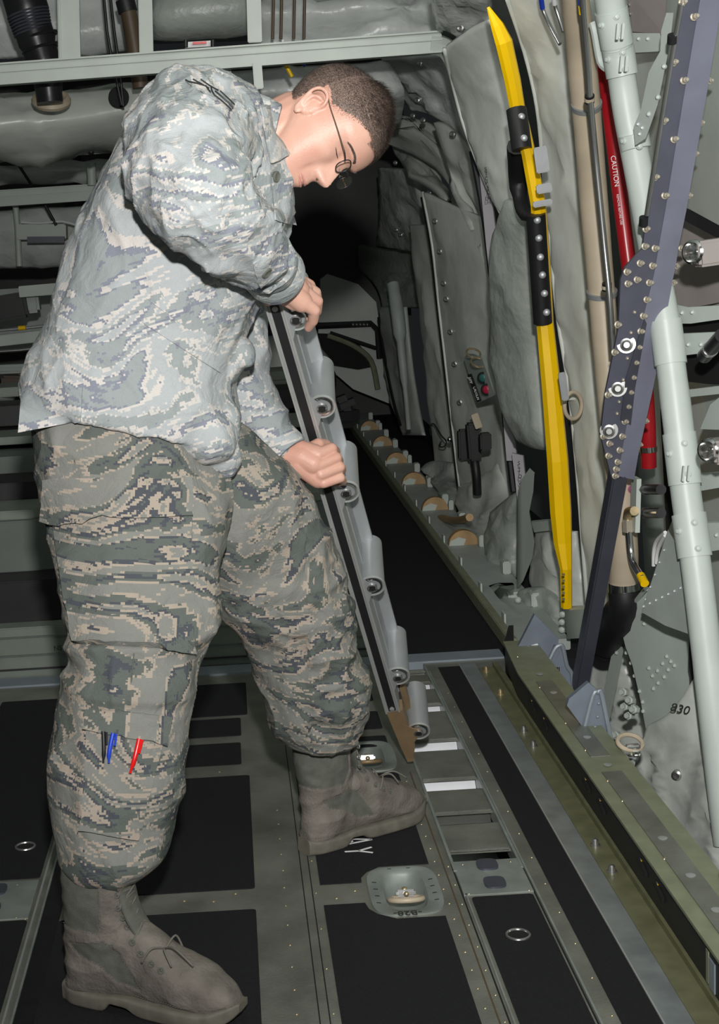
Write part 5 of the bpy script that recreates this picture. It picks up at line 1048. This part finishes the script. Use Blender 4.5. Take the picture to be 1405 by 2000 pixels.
# ---- lips, eyelid line and brows
q = MB()
def facept(y, z, off=.0006):
    p = headpt(z, math.atan2(y / interp(WID, z), .8)); 
    # find the t whose y matches
    lo, hi = -1.5, 1.5
    for _ in range(30):
        m_ = (lo + hi) / 2
        if headpt(z, m_).y * 1000 < y: lo = m_
        else: hi = m_
    p = headpt(z, lo); return HM @ (p + V((off, 0, 0)))
lipm = mat('lips', (.50, .23, .19), .4, var=.08, nscale=40)
q = MB()
for zc_, r in ((-61.0, .0024), (-68., .0028)):
    pts = [facept(y, zc_ + (.0028 * y * y if zc_ < -64 else -.0022 * y * y), -.0012) for y in (-23, -17, -10, -4, 0, 4, 10, 17, 23)]
    q.tube(pts, [.0006, r * .6, r * .9, r, r * .95, r, r * .9, r * .6, .0006], 10, smooth=3)
q.build('lips', lipm, man, ang=180)
for s in (-1, 1):
    q = MB()
    for k in range(240):
        u = k / 239; y = s * (15 + 34 * u); z = 28 + 7 * math.sin(math.pi * min(u * .75 + .1, 1)) + R.uniform(-2.5, 2.5)
        a = facept(y, z, .0); b = facept(y + s * 5, z + 2.5 - 5 * u, .002); q.tube([a, (a + b) / 2 + HR @ V((.0010, 0, 0)), b], [.00045, .0004, .0001], 4)
    q.build('eyebrow', 'hair', man, ang=180)
q = MB()
for s in (-1, 1): q.tube([facept(s * y, 3.5 + .5 * abs(y - 31) * .12, .0004) for y in (18, 24, 31, 38, 45)], [.0003, .0008, .001, .0008, .0003], 6, smooth=3)
q.build('lashes', 'ink', man, ang=180)
q = MB(); q.ball(facept(-8.5, -39.5, -.001), .001, 10, (2.6, 2.2, 3.6), HR.copy())
q.build('nostril', 'brown', man, ang=180)
# ---- hair: short strands, cropped at the sides
def hair_at(x, y, z):
    """0 where there is skin, else hair length in mm (head frame, mm)"""
    ay = abs(y)
    z = min(z, 139)
    if x > 8:      # temple and forehead line
        lim = interp([(8, 26), (18, 34), (30, 40), (42, 52), (52, 64), (58, 72), (70, 80), (85, 84)], x)
        lim = max(lim, 0) if ay > 40 else interp([(0, 84), (20, 82), (35, 76), (46, 70)], ay)
    elif x > -30: lim = interp([(-30, 30), (-24, 36), (8, 26)], x) if ay > 30 else -60
    else: lim = interp([(-100, -48), (-60, -52), (-45, -45), (-34, -20), (-30, 20)], x)
    d = z - lim
    if d < 0: return 0
    side = min(1, d / 40)
    top = max(0, (z - 70) / 60)
    return 2.2 + 3.5 * side + 9 * top * (1 if x > -30 else .6)
hm = MB(); cnt = 0; hv = []; hf = []
for i in range(60000):
    z = R.uniform(-60, 138.9) if i % 3 else R.uniform(60, 138.9); t = R.uniform(-math.pi, math.pi)
    if z > 60 and R.random() > (interp(WID, z) / 77): continue
    p = headpt(z, t); L = hair_at(p.x * 1000, p.y * 1000, p.z * 1000)
    if L <= 0: continue
    lim = min(1, L / 5)
    if L < 3.2 and R.random() > .35 + .6 * (L - 2.2): continue
    p2 = headpt(z, t + .02); p3 = headpt(min(z + 1.5, 139), t); nn = (p2 - p).cross(p3 - p)
    if nn.length < 1e-9: nn = V((0, 0, 1))
    nn.normalize()
    if nn.dot(p - V((0, 0, .02))) < 0: nn = -nn
    g = V((.75, 0, -.55)) if p.z < .09 else V((1., 0, -.1))
    if p.x < -.03: g = V((-.3, 0, -1)) 
    g = g + V((R.uniform(-.35, .35), R.uniform(-.35, .35), R.uniform(-.35, .35)))
    d = (nn * .55 + (g - nn * g.dot(nn)).normalized() * .8).normalized(); L = L / 1000 * R.uniform(.7, 1.25)
    w_ = d.cross(nn).normalized() * R.uniform(.00028, .00045)
    a = p - nn * .001; b = a + (nn * .6 + d * .5) * L * .5; c = a + (nn * .45 + d) * L * .9
    k = len(hv); hv += [a - w_, a + w_, b + w_, b - w_, c]; hf += [(k, k + 1, k + 2, k + 3), (k + 3, k + 2, k + 4)]
hm.add(hv, hf, HM)
me = bpy.data.meshes.new('hair'); me.from_pydata([tuple(v) for v in hm.v], [], hm.f)
hair = link('hair', me, 'hair', man, smooth=False)
# a thin scalp layer under the strands so skin does not glare through on top
q = MB(); vs = []; idx = {}; fs = []
for i, z in enumerate(zs):
    for k in range(NT):
        p = headpt(z, 2 * math.pi * k / NT); L = hair_at(p.x * 1000, p.y * 1000, p.z * 1000)
        idx[(i, k)] = L; c0 = V((0, 0, .02)); d = (p - c0).normalized(); vs.append(p + d * (.0006 if L <= 0 else min(.0010 + (L - 2.2) * .0004, .004)))
for i in range(NZ - 1):
    for k in range(NT):
        ks = [(i, k), (i, (k + 1) % NT), (i + 1, (k + 1) % NT), (i + 1, k)]
        if min(idx[a] for a in ks) > 2.9: fs.append(tuple(a * NT + b for a, b in ks))
fs.append(tuple((NZ - 1) * NT + k for k in range(NT)))
q.add(vs, fs, HM); used = sorted({i for f_ in q.f for i in f_}); mp_ = {o: n_ for n_, o in enumerate(used)}
me = bpy.data.meshes.new('scalp_stubble'); me.from_pydata([tuple(q.v[i]) for i in used], [], [tuple(mp_[i] for i in f_) for f_ in q.f])
bm_ = bmesh.new(); bm_.from_mesh(me); bmesh.ops.recalc_face_normals(bm_, faces=bm_.faces[:]); bm_.to_mesh(me); bm_.free()
def stub():
    m, n, b = nt('stubble'); b.inputs['Roughness'].default_value = .6
    tc = n.nodes.new('ShaderNodeTexCoord'); no = n.nodes.new('ShaderNodeTexNoise'); no.inputs['Scale'].default_value = 700; lk(n, tc.outputs['Object'], no.inputs[0])
    r = n.nodes.new('ShaderNodeValToRGB'); r.color_ramp.elements[0].position = .42; r.color_ramp.elements[1].position = .6
    r.color_ramp.elements[0].color = (.06, .042, .034, 1); r.color_ramp.elements[1].color = (.24, .165, .135, 1)
    lk(n, no.outputs[0], r.inputs[0]); lk(n, r.outputs[0], b.inputs['Base Color']); return m
link('scalp_stubble', me, stub(), man, ang=180)
# ---- glasses
g = MB(); 
for s in (-1, 1):
    cy_ = s * 31
    pts = [HP(106, cy_ + 19 * math.copysign(abs(math.cos(a)) ** .8, math.cos(a)) , 20 + 14.5 * math.copysign(abs(math.sin(a)) ** .8, math.sin(a))) for a in [2 * math.pi * k / 36 for k in range(37)]]
    g.tube(pts, .0011, 8, cap=False)
g.tube([HP(106, -12, 23), HP(109, -6, 26), HP(109, 6, 26), HP(106, 12, 23)], .0012, 8, smooth=4)
for s in (-1, 1):
    g.tube([HP(106, s * 50, 24), HP(104, s * 58, 25), HP(98, s * 68, 26)], .0012, 8, smooth=3)
gl = g.build('glasses', 'blacksoft', man, ang=180)
for s in (-1, 1):
    MB().tube([HP(98, s * 68, 26), HP(55, s * 78, 28), HP(15, s * 82, 30), HP(-8, s * 85, 33), HP(-24, s * 84, 24), HP(-28, s * 80, 10)], .0011, 8, smooth=4).build('temple_arm', 'brown', gl, ang=180)
    q = MB(); vs = [HP(106, s * 31, 20)] + [HP(106, s * 31 + 18.5 * math.copysign(abs(math.cos(a)) ** .8, math.cos(a)), 20 + 14 * math.copysign(abs(math.sin(a)) ** .8, math.sin(a))) for a in [2 * math.pi * k / 30 for k in range(30)]]
    vs2 = [v + f2 * .001 for v in vs]; n_ = len(vs)
    q.add(vs + vs2, [(0, 1 + (k + 1) % 30, 1 + k) for k in range(30)] + [(n_, n_ + 1 + k, n_ + 1 + (k + 1) % 30) for k in range(30)] + [(1 + k, 1 + (k + 1) % 30, n_ + 1 + (k + 1) % 30, n_ + 1 + k) for k in range(30)])
    q.build('lens', 'glass', gl, smooth=False)
    MB().ball(HP(101, s * 11, 14), .001, 10, (2, 1.5, 4)).build('nose_pad', 'glass', gl)

# ================================================================ CLOTHES
def fold(p, s, sd=0.): p = p * s + V((sd, sd, sd)); return ridge(p + .35 * noise.noise_vector(p * .8))
# ---- jacket
j = MB()
j.loft([RP((42, 770), (446, 866), 2.76, .185), RP((52, 715), (462, 815), 2.76, .182), RP((85, 640), (455, 755), 2.77, .178), RP((115, 545), (470, 670), 2.78, .175), RP((150, 440), (498, 585), 2.79, .182), RP((192, 345), (540, 500), 2.80, .20), RP((245, 262), (566, 425), 2.80, .21), RP((325, 190), (562, 360), 2.79, .195), RP((410, 166), (540, 320), 2.76, .13), RP((470, 185), (530, 300), 2.75, .085)], 48, 5, 2.25)
j.chain([(W(410, 262, 2.66), .105), (W(372, 262, 2.60), .108), (W(360, 320, 2.50), .098), (W(390, 388, 2.45), .086), (W(440, 440, 2.48), .076), (W(495, 488, 2.56), .060), (W(520, 518, 2.62), .043)])
j.chain([(W(470, 350, 2.70), .09), (W(405, 280, 2.62), .095)])
j.chain([(W(470, 400, 2.95), .10), (W(445, 600, 3.0), .085), (W(448, 740, 2.97), .070), (W(500, 820, 2.95), .056), (W(532, 862, 2.93), .042)])
j.chain([(W(440, 700, 2.74), .05), (W(462, 690, 2.74), .028)])
j.chain([(W(412, 830, 2.70), .055), (W(428, 890, 2.69), .034), (W(440, 916, 2.69), .014)])
j.chain([(W(330, 810, 2.66), .06), (W(412, 860, 2.66), .045)])
jm = remesh(j, .0045, 6, .5)
def jfold(v, n):
    pass
A1, A2, A3 = W(372, 262, 2.6), W(390, 390, 2.45), W(531, 528, 2.63)
def jf(me):
    ns = [v.normal.copy() for v in me.vertices]
    for v, n in zip(me.vertices, ns):
        p = v.co
        arm = p.y < 2.60 + max(0, (p.x - .0)) * .0 and (p - A2).length < .30 and p.y < 2.585
        if arm:
            t = max(0, 1 - (p - A2).length / .16)
            q1 = V((p.x * 6 + p.z * 9, p.y * 7, p.z * 6 - p.x * 9))
            h = .0085 * fold(q1, 1.0, 3) + .006 * fold(q1, 2.1, 9) + .006 * max(0, fold(q1, 1.5, 14)) ** 4 + .009 * t * fold(V((p.x * 14, p.y * 4, p.z * 14)), 1, 1)
        else:
            q1 = V((p.x * 5.5 + p.z * 1.8, p.y * 4, p.z * 3 - p.x * 3.5))
            k = .7 + .9 * max(0, min(1, (p.x + .05) / .25))
            h = k * (.010 * fold(q1, 1.1, 4) + .0055 * fold(q1, 2.6, 7) + .006 * max(0, fold(q1, 1.7, 11)) ** 4) + .002 * noise.noise(p * 30)
        v.co = p + n * (h - .004)
    me.update()
jf(jm)
jacket = link('jacket', jm, 'jacket', man, ang=180)
jb = bvh(jm)
# cuffs
def cuff(c, ax, r, L, m='jacket'):
    ax = V(ax).normalized()
    MB().lathe(c, ax, [(r * .80, 0), (r, -.001), (r + .0035, L * .1), (r + .004, L * .8), (r + .002, L), (r - .003, L), (r - .006, L * .9), (r * .80, L * .5)], 36).build('cuff', m, man, ang=50)
ca = (W(548, 545, 2.68) - W(505, 500, 2.60)).normalized(); cuff(W(522, 520, 2.65), ca, .052, .050)
cb = (W(565, 888, 2.915) - W(510, 830, 2.95)).normalized(); cuff(W(534, 862, 2.935), cb, .048, .046)
def button(px, py, b, r=.0085):
    p, n = hit(b, px, py, .004)
    if p is None: return
    MB().lathe(p, n, [(r * .9, -.004), (r, 0), (r, .002), (r * .8, .0032), (r * .55, .002), (.001, .0018)], 20).build('button', 'framegrey' if False else 'bootfab', man)
# hem: a turned edge standing off the trousers, cuffs' buttons, collar, placket
hp = [(44, 822), (44, 800), (100, 790), (160, 782), (230, 788), (300, 812), (360, 850), (405, 890), (440, 925)]
patch(jb, [(42, 760), (162, 758), (158, 822), (35, 845)], .004, .003, 14, 8, fallY=2.60, wr=.006).build('hem_flap', 'jacket', man, ang=60)
for (tlx, tly, trx, try_, brx, bry, blx, bly, nm) in ((283, 580, 400, 668, 428, 728, 280, 632, 'chest_pocket'),):
    patch(jb, [(tlx, tly), (trx, try_), (brx, bry), (blx, bly)], .004, .003, 14, 8, wr=.006).build(nm, 'jacket', man, ang=60)
# collar: two leaves round the neck
co = MB(); vs = []; n_ = 26
for i in range(n_ + 1):
    a = math.radians(-175 + 215 * i / n_)    # round the neck axis
    na = (W(470, 270, 2.74) - W(545, 285, 2.73)).normalized(); pu = V((0, -1, 0)); pu = (pu - pu.dot(na) * na).normalized(); pv = na.cross(pu)
    cN = W(540, 280, 2.73)
    for (rr_, h) in ((.082, .045), (.083, .018), (.086, -.004), (.091, -.003), (.101, .020), (.110, .058)):
        sc_ = 1.0 + .12 * abs(math.sin(a)); vs.append(cN + (pu * math.cos(a) * .88 + pv * math.sin(a) * sc_) * rr_ + na * h)
m_ = 6; fs = [(i * m_ + k, (i + 1) * m_ + k, (i + 1) * m_ + k + 1, i * m_ + k + 1) for i in range(n_) for k in range(m_ - 1)]
co.add(vs, fs); cme = co.mesh('collar'); cob = link('collar', cme, 'jacket', man, ang=180)
sm = cob.modifiers.new('s', 'SOLIDIFY'); sm.thickness = .004
patch(jb, [(500, 212), (528, 205), (566, 300), (522, 318)], .012, .004, 12, 10, fallY=2.68).build('collar_leaf', 'jacket', man, ang=60)
button(536, 345, jb, .010)
patch(jb, [(494, 512), (544, 486), (558, 520), (508, 560)], .004, .003, 10, 8, fallY=2.6).build('cuff_tab', 'jacket', man, ang=60); button(518, 530, jb, .0105)
patch(jb, [(500, 862), (540, 846), (560, 880), (512, 902)], .004, .003, 10, 8, fallY=2.88).build('cuff_tab', 'jacket', man, ang=60); button(515, 884, jb, .009)

for (c, ax, px, py) in () and ((W(522, 520, 2.645), ca, 524, 532), (W(534, 862, 2.935), cb, 524, 886)):
    d = ray(px, py).normalized(); ax = V(ax)
    p = W(px, py, c.y - .050); MB().lathe(p, (0.1, -1, .1), [(.009, -.003), (.010, 0), (.010, .002), (.008, .0035), (.005, .002), (.001, .002)], 20).build('button', 'bootfab', man)
# placket flap line on the front
patch(jb, [(528, 345), (556, 352), (580, 440), (535, 430)], .005, .003, 8, 14, fallY=2.72, wr=.004).build('placket', 'jacket', man, ang=60)
# rank insignia on the upper sleeve
pt = patch(jb, [(362, 160), (400, 158), (456, 206), (448, 216)], .003, .0015, 12, 6); ro = pt.build('rank_patch', 'jacket', man, ang=60)
pb = bvh(ro.data)
q = MB()
for (a, b) in (((364, 161), (398, 172)), ((376, 160), (408, 178)), ((390, 160), (424, 182)), ((400, 172), (410, 186)), ((412, 176), (416, 190)), ((420, 184), (450, 212)), ((426, 182), (453, 207)), ((416, 190), (446, 215))):
    ps = [hit(jb, a[0] + (b[0] - a[0]) * k / 4, a[1] + (b[1] - a[1]) * k / 4, .0055)[0] for k in range(5)]
    if all(p is not None for p in ps): q.tube(ps, .0013, 6)
q.build('rank_stripes', 'ink', man)

# ---- trousers
t_ = MB()
t_.loft([RP((72, 720), (425, 820), 2.76, .160), RP((62, 800), (436, 870), 2.76, .165), RP((64, 860), (442, 920), 2.75, .165), RP((80, 930), (445, 960), 2.72, .15), RP((98, 1020), (440, 1020), 2.68, .135), RP((112, 1110), (426, 1110), 2.63, .125), RP((126, 1190), (414, 1195), 2.59, .12), RP((142, 1250), (402, 1255), 2.56, .112), RP((150, 1295), (386, 1290), 2.54, .108), RP((134, 1350), (368, 1350), 2.53, .106), RP((118, 1410), (360, 1405), 2.51, .106), RP((105, 1480), (358, 1470), 2.49, .106), RP((107, 1540), (346, 1540), 2.47, .104), RP((116, 1600), (330, 1595), 2.46, .10), RP((124, 1645), (322, 1635), 2.45, .098), RP((138, 1680), (302, 1668), 2.445, .085), RP((160, 1704), (262, 1690), 2.44, .062)], 48, 5, 2.2)
t_.loft([RP((330, 1050), (470, 830), 2.84, .11), RP((405, 1120), (560, 905), 2.88, .12), RP((440, 1190), (625, 1020), 2.92, .11), RP((478, 1245), (665, 1130), 2.95, .105), RP((500, 1300), (688, 1240), 2.97, .10), RP((515, 1350), (712, 1320), 2.99, .10), RP((530, 1400), (718, 1375), 3.0, .095), RP((555, 1440), (690, 1445), 3.01, .07)], 44, 5, 2.2)
tm = remesh(t_, .0045, 5, .5)
K1, K2 = W(260, 1290, 2.54), W(590, 1190, 2.93)
ns = [v.normal.copy() for v in tm.vertices]
for v, n in zip(tm.vertices, ns):
    p = v.co
    tk = max(0, 1 - abs(p.z - K1.z) / .11) if p.x < .12 else max(0, 1 - (p - K2).length / .25)
    bl = max(0, 1 - abs(p.z - .22) / .12)
    q1 = V((p.x * 5, p.y * 4, p.z * 3.2)) if p.x < .12 else V((p.x * 5 + p.z * 5, p.y * 4, p.z * 5 - p.x * 5))
    h = .010 * fold(q1, 1.1, 2) + .006 * fold(q1, 2.5, 5) + .006 * max(0, fold(q1, 1.6, 13)) ** 4 + (.016 * tk + .009 * bl) * fold(V((p.x * 4 + p.z * 2, p.y * 4, p.z * 16)), 1, 8) + .002 * noise.noise(p * 28)
    v.co = p + n * (h - .004)
tm.update()
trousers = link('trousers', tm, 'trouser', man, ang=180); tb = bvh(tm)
for nm, poly, off, th in (('cargo_pocket', [(109, 1000), (371, 1000), (373, 1270), (150, 1258)], .014, .012), ('pocket_flap', [(100, 935), (370, 935), (371, 1012), (97, 1018)], .022, .003), ('ankle_pocket', [(176, 1400), (320, 1420), (268, 1640), (160, 1620)], .010, .010), ('ankle_pocket_flap', [(178, 1367), (327, 1400), (317, 1456), (171, 1428)], .017, .003)):
    patch(tb, poly, off, th, 18, 16, wr=.010).build(nm, 'trouser', man, ang=60)
q = MB(); q.tube([hit(tb, x, y, .0025)[0] for x, y in ((262, 1275), (258, 1320), (252, 1370))], .0012, 6, smooth=4)
q.tube([hit(tb, x, y, .0008)[0] for x, y in ((374, 940), (374, 1050), (372, 1150), (374, 1270))], .0012, 6, smooth=4)
q.build('seam', 'bootfab', man)
# pens in the ankle pocket
def pen(label, pts, m, r, cap=None):
    ps = [hit(tb, x, y, .018)[0] for x, y in pts]
    c = min(ps, key=lambda p: p.z); t = thing('pen', label, 'pen', c, 'pens in the ankle pocket')
    MB().tube(ps, [r] * (len(ps) - 1) + [r * .5], 12, smooth=3).build('barrel', m, t)
    d = (ps[0] - ps[-1]); o2 = V((.006, -.005, 0)); MB().tube([ps[0] + o2, ps[0] * .6 + ps[-1] * .4 + o2], r * .55, 8).build('clip', m, t)
pen('black pen clipped in the ankle pocket beside the blue one', [(208, 1430), (205, 1460), (202, 1486)], 'black', .0036)
pen('blue pen clipped in the ankle pocket between black and red', [(218, 1434), (216, 1462), (213, 1487)], 'blue', .0038)
pen('red pen clipped in the ankle pocket, rightmost of three', [(268, 1446), (264, 1476), (256, 1509)], 'redp', .0042)

# ---- boots
TOP = [(0, .05), (.03, .06), (.10, .15), (.135, .185), (.165, .160), (.20, .128), (.24, .106), (.275, .094), (.30, .080), (.322, .060), (.335, .038)]
HW = [(0, .016), (.012, .029), (.04, .036), (.09, .036), (.14, .037), (.19, .043), (.24, .048), (.28, .046), (.305, .038), (.325, .024), (.335, .010)]
def boot(hx, hy, hz, yaw, pitch, lean):
    mt = Matrix.Translation((hx, hy, hz)) @ Matrix.Rotation(yaw, 4, 'Z') @ Matrix.Rotation(pitch, 4, 'Y')
    b = MB(); rings = []
    for x in [.002, .012, .03, .06, .09, .12, .15, .18, .21, .24, .27, .295, .315, .328, .334]:
        z1 = min(interp(TOP, x), .16); z0 = .02 + (.012 if x > .31 else 0); rings.append((V((x, 0, (z0 + z1) / 2)), V((0, interp(HW, x), 0)), V((0, 0, (z1 - z0) / 2))))
    b.loft(rings, 40, 3, 2.5)
    b.loft([(V((.060, 0, .05)), V((.058, 0, 0)), V((0, .037, 0))), (V((.066, 0, .10)), V((.064, 0, 0)), V((0, .040, 0))), (V((.070 + lean * .3, 0, .15)), V((.064, 0, 0)), V((0, .043, 0))), (V((.072 + lean * .7, 0, .20)), V((.064, 0, 0)), V((0, .048, 0))), (V((.074 + lean, 0, .27)), V((.064, 0, 0)), V((0, .050, 0)))], 40, 4, 2.3)
    b.cone((.12, 0, .13), (.22, 0, .075), .036, .032)
    me = remesh(b, .0032, 4, .5)
    ns = [v.normal.copy() for v in me.vertices]
    for v, n in zip(me.vertices, ns):
        p = v.co; v.co = p + n * (.0035 * fold(V((p.x * 10, p.y * 6, p.z * 14)), 1.2, 3) + .0012 * noise.noise(p * 50))
    def inpoly(x, z, P):
        c = False
        for (x1, z1), (x2, z2) in zip(P, P[1:] + P[:1]):
            if (z1 > z) != (z2 > z) and x < (x2 - x1) * (z - z1) / (z2 - z1) + x1: c = not c
        return c
    P1 = [(-.02, .155), (.085, .150), (.10, .18), (.10, .30), (-.02, .30)]; P2 = [(.028, .122), (.10, .135), (.125, .118), (.165, .055), (.12, .062), (.085, .09), (.05, .10)]
    me.materials.clear(); me.transform(Matrix.Identity(4))
    fabf = [inpoly(p.center.x, p.center.z, P1) or inpoly(p.center.x, p.center.z, P2) for p in me.polygons]
    for p, fl_ in zip(me.polygons, fabf):
        p.material_index = 1 if fl_ else 0
    nv = set(i for p, fl_ in zip(me.polygons, fabf) if fl_ for i in p.vertices)
    for i in nv: me.vertices[i].co -= ns[i] * .0022
    lb = bvh(me)
    def S(x, z, side=-1, off=.0):
        h = lb.ray_cast(V((x, side * .3, z)), V((0, -side, 0))); 
        return (h[0] + h[1] * off) if h[0] is not None else V((x, side * .04, z))
    mi = [p.material_index for p in me.polygons]
    me.transform(mt); o = link('boot', me, ['boot', 'bootfab'], man, ang=180)
    o.data.polygons.foreach_set('material_index', mi); o.data.update()
    # sole
    q = MB(); rings = []
    for x in [-.004, .004, .02, .05, .085, .10, .112, .135, .155, .19, .24, .28, .305, .325, .338, .342]:
        z0 = interp([(0, .0), (.088, .0), (.10, .016), (.13, .016), (.152, .002), (.17, .0), (.29, .0), (.32, .010), (.342, .03)], x)
        z1 = interp([(0, .036), (.08, .032), (.12, .036), (.17, .034), (.28, .034), (.342, .046)], x)
        rings.append((V((x, 0, (z0 + z1) / 2)), V((0, interp(HW, max(min(x, .334), .0005)) + .005, 0)), V((0, 0, (z1 - z0) / 2))))
    q.loft(rings, 44, 3, 5.); s_ = MB().add(q.v, q.f, mt).build('sole', 'sole', o, ang=50)
    st = MB()
    for k in range(60):
        x = .01 + .31 * k / 59
        for sd in (-1, 1): p = S(x, interp([(0, .041), (.17, .040), (.3, .040), (.335, .045)], x), sd, .0008); st.box(mt @ p, (.003, .001, .0012), (Matrix.Rotation(yaw, 3, 'Z')))
    for P in (P1[:2], P2 + P2[:1]):
        for (a, c) in zip(P, P[1:]):
            m2 = max(2, int(V((a[0] - c[0], a[1] - c[1])).length / .005))
            for k in range(m2):
                x, z = a[0] + (c[0] - a[0]) * k / m2, a[1] + (c[1] - a[1]) * k / m2
                if x > .01 and z < .25: st.box(mt @ S(x, z, -1, .0008), (.0026, .001, .001), Matrix.Rotation(yaw, 3, 'Z'))
    st.build('stitching', 'lace', o, smooth=False, kind='stuff') if True else st.build('stitching', 'aluL' if False else 'lace', o, smooth=False)
    # lace stays, eyelets and laces along the instep
    fr = [(.134, .232), (.134, .208), (.136, .186), (.144, .166), (.160, .148), (.178, .132), (.198, .118), (.216, .108)]
    le_ = MB(); prev_ = None
    for k, (x, z) in enumerate(fr):
        a, c = S(x - .006, z - .008, -1, .002), S(x - .006, z - .008, 1, .002)
        top = V((x + .004, 0, z + .004))
        for e_ in (a, c):
            MB().ring(mt @ e_, (mt.to_3x3() @ V((.3, (-1 if e_.y < 0 else 1), .3))), .0045, .0016, 14, 6).build('eyelet', 'steel' if k < 2 else 'bootfab', o)
        le_.tube([mt @ a, mt @ (top + V((.002, -.012, .001))), mt @ (top + V((.002, .012, 0))), mt @ c], .0019, 8, smooth=4)
        if prev_:
            le_.tube([mt @ prev_[0], mt @ ((prev_[0] + c) / 2 + V((.012, 0, .012))), mt @ c], .0019, 8, smooth=4); le_.tube([mt @ prev_[1], mt @ ((prev_[1] + a) / 2 + V((.014, 0, .014))), mt @ a], .0019, 8, smooth=4)
        prev_ = (a, c)
    bw = V((.205, -.01, .125))
    for dy, dx in ((-.028, .02), (-.03, -.02), (.028, .01), (-.018, .045)):
        le_.tube([mt @ bw, mt @ (bw + V((dx * .6, dy, .012))), mt @ (bw + V((dx * 1.4, dy * 1.3, -.012)))], .0019, 8, smooth=5)
    le_.build('laces', 'lace', o, ang=180)
    # tongue
    tg = MB(); tg.loft([(V((.128 + lean, 0, .262)), V((.010, 0, 0)), V((0, .030, 0))), (V((.134, 0, .20)), V((.009, 0, 0)), V((0, .028, 0))), (V((.158, 0, .148)), V((.008, 0, .004)), V((0, .026, 0))), (V((.205, 0, .112)), V((.004, 0, .008)), V((0, .022, 0)))], 24, 4, 2.4)
    MB().add(tg.v, tg.f, mt).build('tongue', 'bootfab', o, ang=180)
    return o
boot(-.355, 2.44, 0, math.radians(-24), 0, .0)
boot(.10, 3.00, 0, math.radians(34), math.radians(0), -.02)
